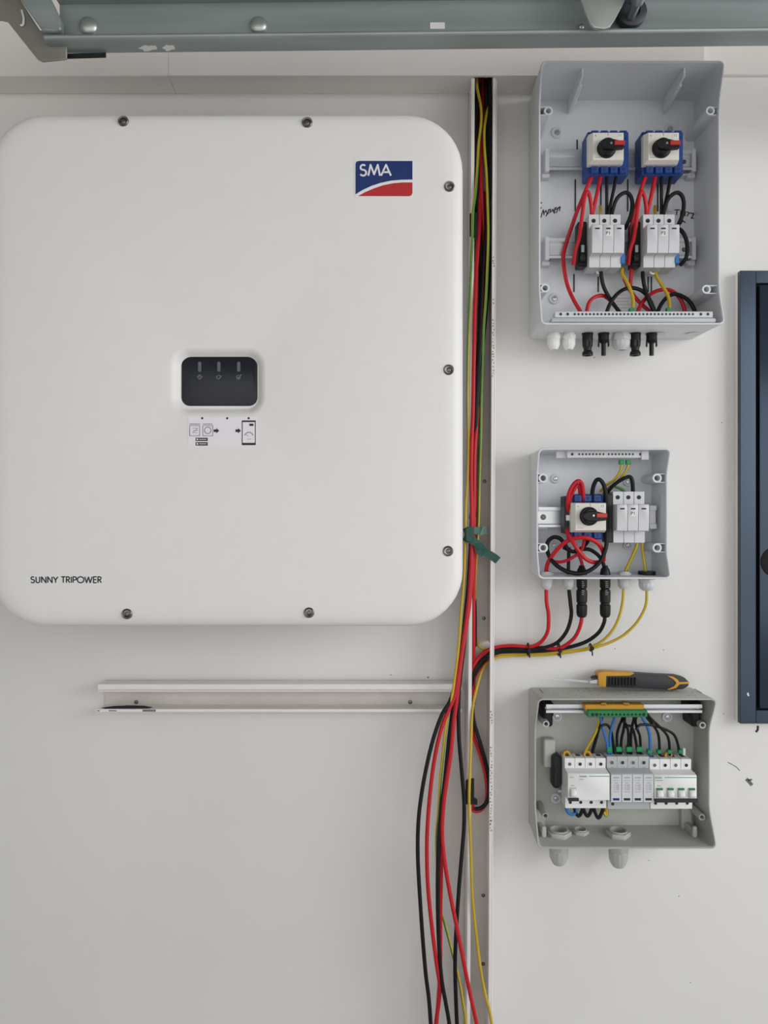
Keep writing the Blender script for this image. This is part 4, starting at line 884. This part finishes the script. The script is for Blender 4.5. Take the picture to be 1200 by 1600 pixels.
for i in range(4):
    a, c = X0+w_*i+.0006, X0+w_*(i+1)-.0006; xm = (a+c)/2
    cm = MB().box((a, -dN, Z[3]+.001), (c, -dN-.0012, Z[2]-.001)).build('cartridge', 'lgrey', t, bevel=.0004)
    MB().box((xm-.0052, -dN-.0012, Z[3]+.004), (xm+.0052, -dN-.0016, Z[3]+.0078)).build('status_window', 'logob' if i == 0 else 'dgrey', cm, smooth=False)
    b = MB(); d_ = dN+.0012
    for zz, l_, h_ in ((.006, .010, .0013), (.0105, .0105, .0005), (.0145, .006, .0009), (.0295, .009, .0006)): b.stroke([(xm-l_/2, Z[2]-zz), (xm+l_/2, Z[2]-zz)], h_, d_)
    for k_ in range(4): b.stroke([(xm-.0048, Z[2]-.018-k_*.0026), (xm-.001, Z[2]-.018-k_*.0026)], .0005, d_); b.stroke([(xm+.0, Z[2]-.018-k_*.0026), (xm+.0048, Z[2]-.018-k_*.0026)], .0009, d_)
    b.build('cartridge_print', 'printg', cm, smooth=False)
    text('terminal_print', ('N', 'L1', 'L2', 'L3')[i], X0+w_*(i+.5)+.001, (800-1199.5)*K(ds[0]), ds[0], .0045, 'printg', t)
t, X0, X1, w_, Z, ds = breaker('white four-pole circuit breaker with four toggles, rightmost in the wide lower box', 'circuit_breaker', 'circuit breaker', 1015.7, 1081, 1022, 1089, (1186, 1207, 1211, 1252, 1264), GB_DS, 'white')
t['group'] = 'modules in the wide lower box'
for i in range(4):
    toggle(t, X0+w_*(i+.5), Z[3]+.0125)
    MB().box((X0+w_*(i+.5)-.0048, -dN-.0006, Z[3]+.0195), (X0+w_*(i+.5)+.0048, -dN-.003, Z[3]+.0222)).build('toggle_flag', 'grn', t, smooth=False)
MB().box((X0, -dN, Z[3]-.0005), (X1, -dN-.005, Z[3]+.0050)).build('dark_tie_bar', 'dgrey', t, bevel=.0006)
MB().box((X0+w_*1.0, -dN, Z[2]-.0035), (X1-.001, -dN-.0002, Z[2]-.0047)).build('green_line', 'grnl', t, smooth=False)
text('maker_print', 'Schneider', X0+.001, Z[2]-.0042, dN, .0040, 'grnl', t, align='LEFT', sx=.78)
b = MB(); b.stroke([(X0+.002, Z[2]-.009), (X0+.014, Z[2]-.009)], .0009, dN); b.stroke([(X0+.005, Z[3]+.0255), (X0+.011, Z[3]+.0255)], .0009, dN); b.build('rating_print', 'printg', t, smooth=False)
MB().ring((X0+w_*2.1, -.034, Z[0]+.002), (0, -1, 0), [(0, .0068), (.006, .0068), (.006, .0036), (0, .0036)], 8).build('amber_clip', 'yel', t)
MB().box((X1-.008, -.03, Z[0]), (X1-.003, -.036, Z[0]+.013)).build('rear_latch', 'white', t, bevel=.0008)
r5 = dinrail('steel rail behind the breakers in the wide lower box', 872, 1086, 1222, .019)

GB3 = 'wires in the wide lower box'
dT, dBt = .062, .038     # depth at the green bar, at the device tops
def w3(pts, mats, label, fer=None, r=.0023):
    n = len(pts); P = [(x, y, dT+(dBt-dT)*i/(n-1)) for i, (x, y) in enumerate(pts)]
    return wire(P, mats, label, GB3, r, ferr=fer)
w3([(937,1114),(936,1122),(934,1135),(928,1150),(921,1162),(914,1175)], 'ey', 'yellow-green wire from the green bar to the left breaker')
w3([(941,1114),(939,1126),(935,1140),(931,1155),(925,1176)], 'blackc', 'black wire beside the yellow-green one above the left breaker', r=.0028)
w3([(938,1118),(940,1133),(944,1146),(948,1160),(951,1178)], 'bluec', 'light blue wire slanting right into the first green tip', [(952.5, 1171, .043, 8, 8.5)])
w3([(962,1114),(959,1125),(955,1138),(953,1152),(954,1178)], 'bluec', 'light blue wire dropping steeply into the first green tip')
w3([(936,1138),(942,1133),(949,1133),(954,1140),(957,1153),(960,1178)], 'blackc', 'black wire arching from the left beside the blue pair')
w3([(974,1114),(972,1124),(967,1136),(964,1150),(965,1178)], 'blackc', 'black wire into the left side of the second green tip', [(967.5, 1171, .043, 9, 8.5)])
w3([(976,1114),(976,1128),(974,1142),(971,1156),(970,1178)], 'blackc', 'black wire into the right side of the second green tip')
w3([(972,1126),(977,1130),(981,1140),(982,1155),(981,1178)], 'blackc', 'black wire into the left side of the third green tip', [(983.5, 1171, .043, 9, 8.5)])
w3([(978,1136),(983,1134),(988,1138),(992,1150),(997,1178)], 'blackc', 'black wire into the left side of the fourth green tip', [(999.5, 1171, .043, 9, 8.5)])
w3([(992,1114),(990,1125),(987,1138),(986,1152),(986,1178)], 'blackc', 'black wire into the right side of the third green tip')
w3([(995,1114),(993,1128),(996,1140),(1000,1152),(1001,1178)], 'blackc', 'black wire into the right side of the fourth green tip')
w3([(1001,1114),(1004,1122),(1011,1135),(1015,1150),(1016,1180)], 'bluec', 'light blue wire into the fifth green tip', [(1015.5, 1175, .043, 7, 6)], .0026)
w3([(1006,1114),(1012,1123),(1022,1135),(1029,1150),(1031,1180)], 'blackc', 'black wire into the sixth green tip', [(1031, 1175, .043, 7, 6)])
w3([(1010,1114),(1018,1124),(1033,1138),(1044,1153),(1047,1180)], 'blackc', 'black wire into the seventh green tip', [(1047, 1175, .043, 7, 6)])
w3([(994,1140),(1000,1133),(1018,1133),(1040,1140),(1055,1151),(1063,1180)], 'blackc', 'black wire sweeping far right into the eighth green tip', [(1064, 1175, .043, 7, 6)])
def low(pts, mats, label, r=.0025): return wire([(x, y, .040) for x, y in pts], mats, label, GB3, r)
low([(884,1255),(886,1266),(892,1272),(899,1270),(901,1258)], 'bluec', 'light blue wire loop under the left breaker', .003)
low([(896,1256),(899,1268),(904,1275),(909,1268),(911,1256)], 'blackc', 'black wire loop under the left breaker, first beside the blue one', .003)
low([(910,1256),(913,1268),(918,1275),(923,1268),(926,1256)], 'blackc', 'black wire loop under the left breaker, second from the blue one', .003)
low([(926,1256),(930,1270),(935,1278),(940,1270),(944,1256)], 'blackc', 'black wire loop under the left breaker, third from the blue one', .003)
low([(945,1256),(948,1266),(947,1274),(943,1268)], 'ey', 'short yellow-green wire under the left breaker', .003)
gland(873, dz0, .040, 'large grey gland under the wide lower box, left one', .0155, .046, .020, 'gland3', nut=(.0215, .008))
gland(966, dz0, .042, 'large grey gland under the wide lower box, right one', .0155, .049, .022, 'gland3', nut=(.0205, .008))
gland(907, dz0, .034, 'small grey gland under the wide lower box, seen as a nut between the large ones', .0095, .016, .006, 'gland3', nut=(.0145, .006))

# ------------------------------------------------------------------ utility knife on the lower box
kn = thing('utility_knife', V(1000, 1077, .024), 'black and yellow utility knife lying on top of the lower box', 'knife')
d0, d1 = .036, .018
def kp(name, pts, material, df, db, parent=kn, bv=.0015): return MB().ppx(pts, df, db).build(name, material, parent, bevel=bv, seg=2)
h = kp('handle', [(935, 1052), (942, 1050), (985, 1052), (1030, 1055), (1058, 1056), (1070, 1059), (1077, 1066), (1076, 1072), (1068, 1077), (1052, 1078.5), (1000, 1076), (948, 1074), (936, 1071)], 'dgrey', d0, d1)
kp('yellow_nose', [(934.5, 1051.5), (942, 1049.5), (992, 1052), (984, 1056), (947.5, 1056.5), (947, 1073.5), (935.5, 1071.5)], 'yel', d0+.0018, d1-.0006, h, .0008)
kp('yellow_stripe', [(1043, 1056), (1052, 1057.5), (1059, 1062), (1061.5, 1066), (1077, 1065.5), (1077, 1068.5), (1062, 1069.3), (1057, 1075), (1046, 1078), (1042, 1077.5), (1053, 1072.5), (1057, 1067.5), (1053, 1062.5)], 'yel', d0+.0014, d0-.002, h, .0004)
b = MB()
for i in range(9): b.bpx(952+i*5, 954.5+i*5, 1059, 1071.5, d0, d0+.0032)
b.build('grip_rib', 'black', h, bevel=.0004)
MB().ppx([(922, 1063), (936, 1061), (936, 1069), (921, 1068)], d0-.003, d1+.004).build('blade_holder', 'steel', kn, bevel=.0005)
MB().ppx([(926, 1057), (934, 1056), (934, 1060), (924, 1061)], d0-.004, d1+.006).build('slider', 'dgrey', kn, bevel=.0005)
MB().ppx([(864, 1059), (890, 1061), (924, 1064), (924, 1067.5), (898, 1065), (875, 1062)], .0275, .0268).build('blade', 'steel', kn)

# ------------------------------------------------------------------ dark metal cabinet at the right
cb = thing('metal_cabinet', V(1300, 1131, 0), 'dark lacquered metal cabinet door with raised frame at the right edge', 'cabinet')
PD = .022; xa, xb = xw(1156.5, PD), xw(1560, PD); zt, zb = (800-422.5)*K(PD), (800-1131)*K(PD)
fw = 25*K(PD)
MB().box((xa+.001, -.0005, zb+.001), (xb-.001, -.012, zt-.001)).build('body', 'beam', cb)
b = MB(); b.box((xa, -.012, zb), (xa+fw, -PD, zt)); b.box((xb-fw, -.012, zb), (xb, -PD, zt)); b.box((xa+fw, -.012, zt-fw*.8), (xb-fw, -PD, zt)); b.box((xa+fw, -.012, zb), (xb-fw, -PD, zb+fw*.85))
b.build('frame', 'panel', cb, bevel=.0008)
MB().box((xa+fw, -.012, zb+fw*.85), (xb-fw, -.0135, zt-fw*.8)).build('seal', 'groove', cb)
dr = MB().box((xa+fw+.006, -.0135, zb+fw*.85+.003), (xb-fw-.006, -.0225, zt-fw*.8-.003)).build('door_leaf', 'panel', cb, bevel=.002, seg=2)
c = V(1212, 878, .0225)
MB().ring(c, (0, -1, 0), [(0, .0265), (.0012, .026), (.0014, .0235), (0, .023)], 28).build('handle_ring', 'groove', dr)
MB().lathe(c, (0, -1, 0), [(-.0005, .0235), (.0006, .0235), (.0008, .004)], 28).build('handle_cup', 'groove', dr)
MB().prism([V(1167+x, 1083+y, PD) for x, y in ((0, 0), (2.5, -1), (3, 2), (4, 4), (2, 5), (.5, 3))], (0, -.0002, 0)).build('paint_chip', 'paint', cb, smooth=False)
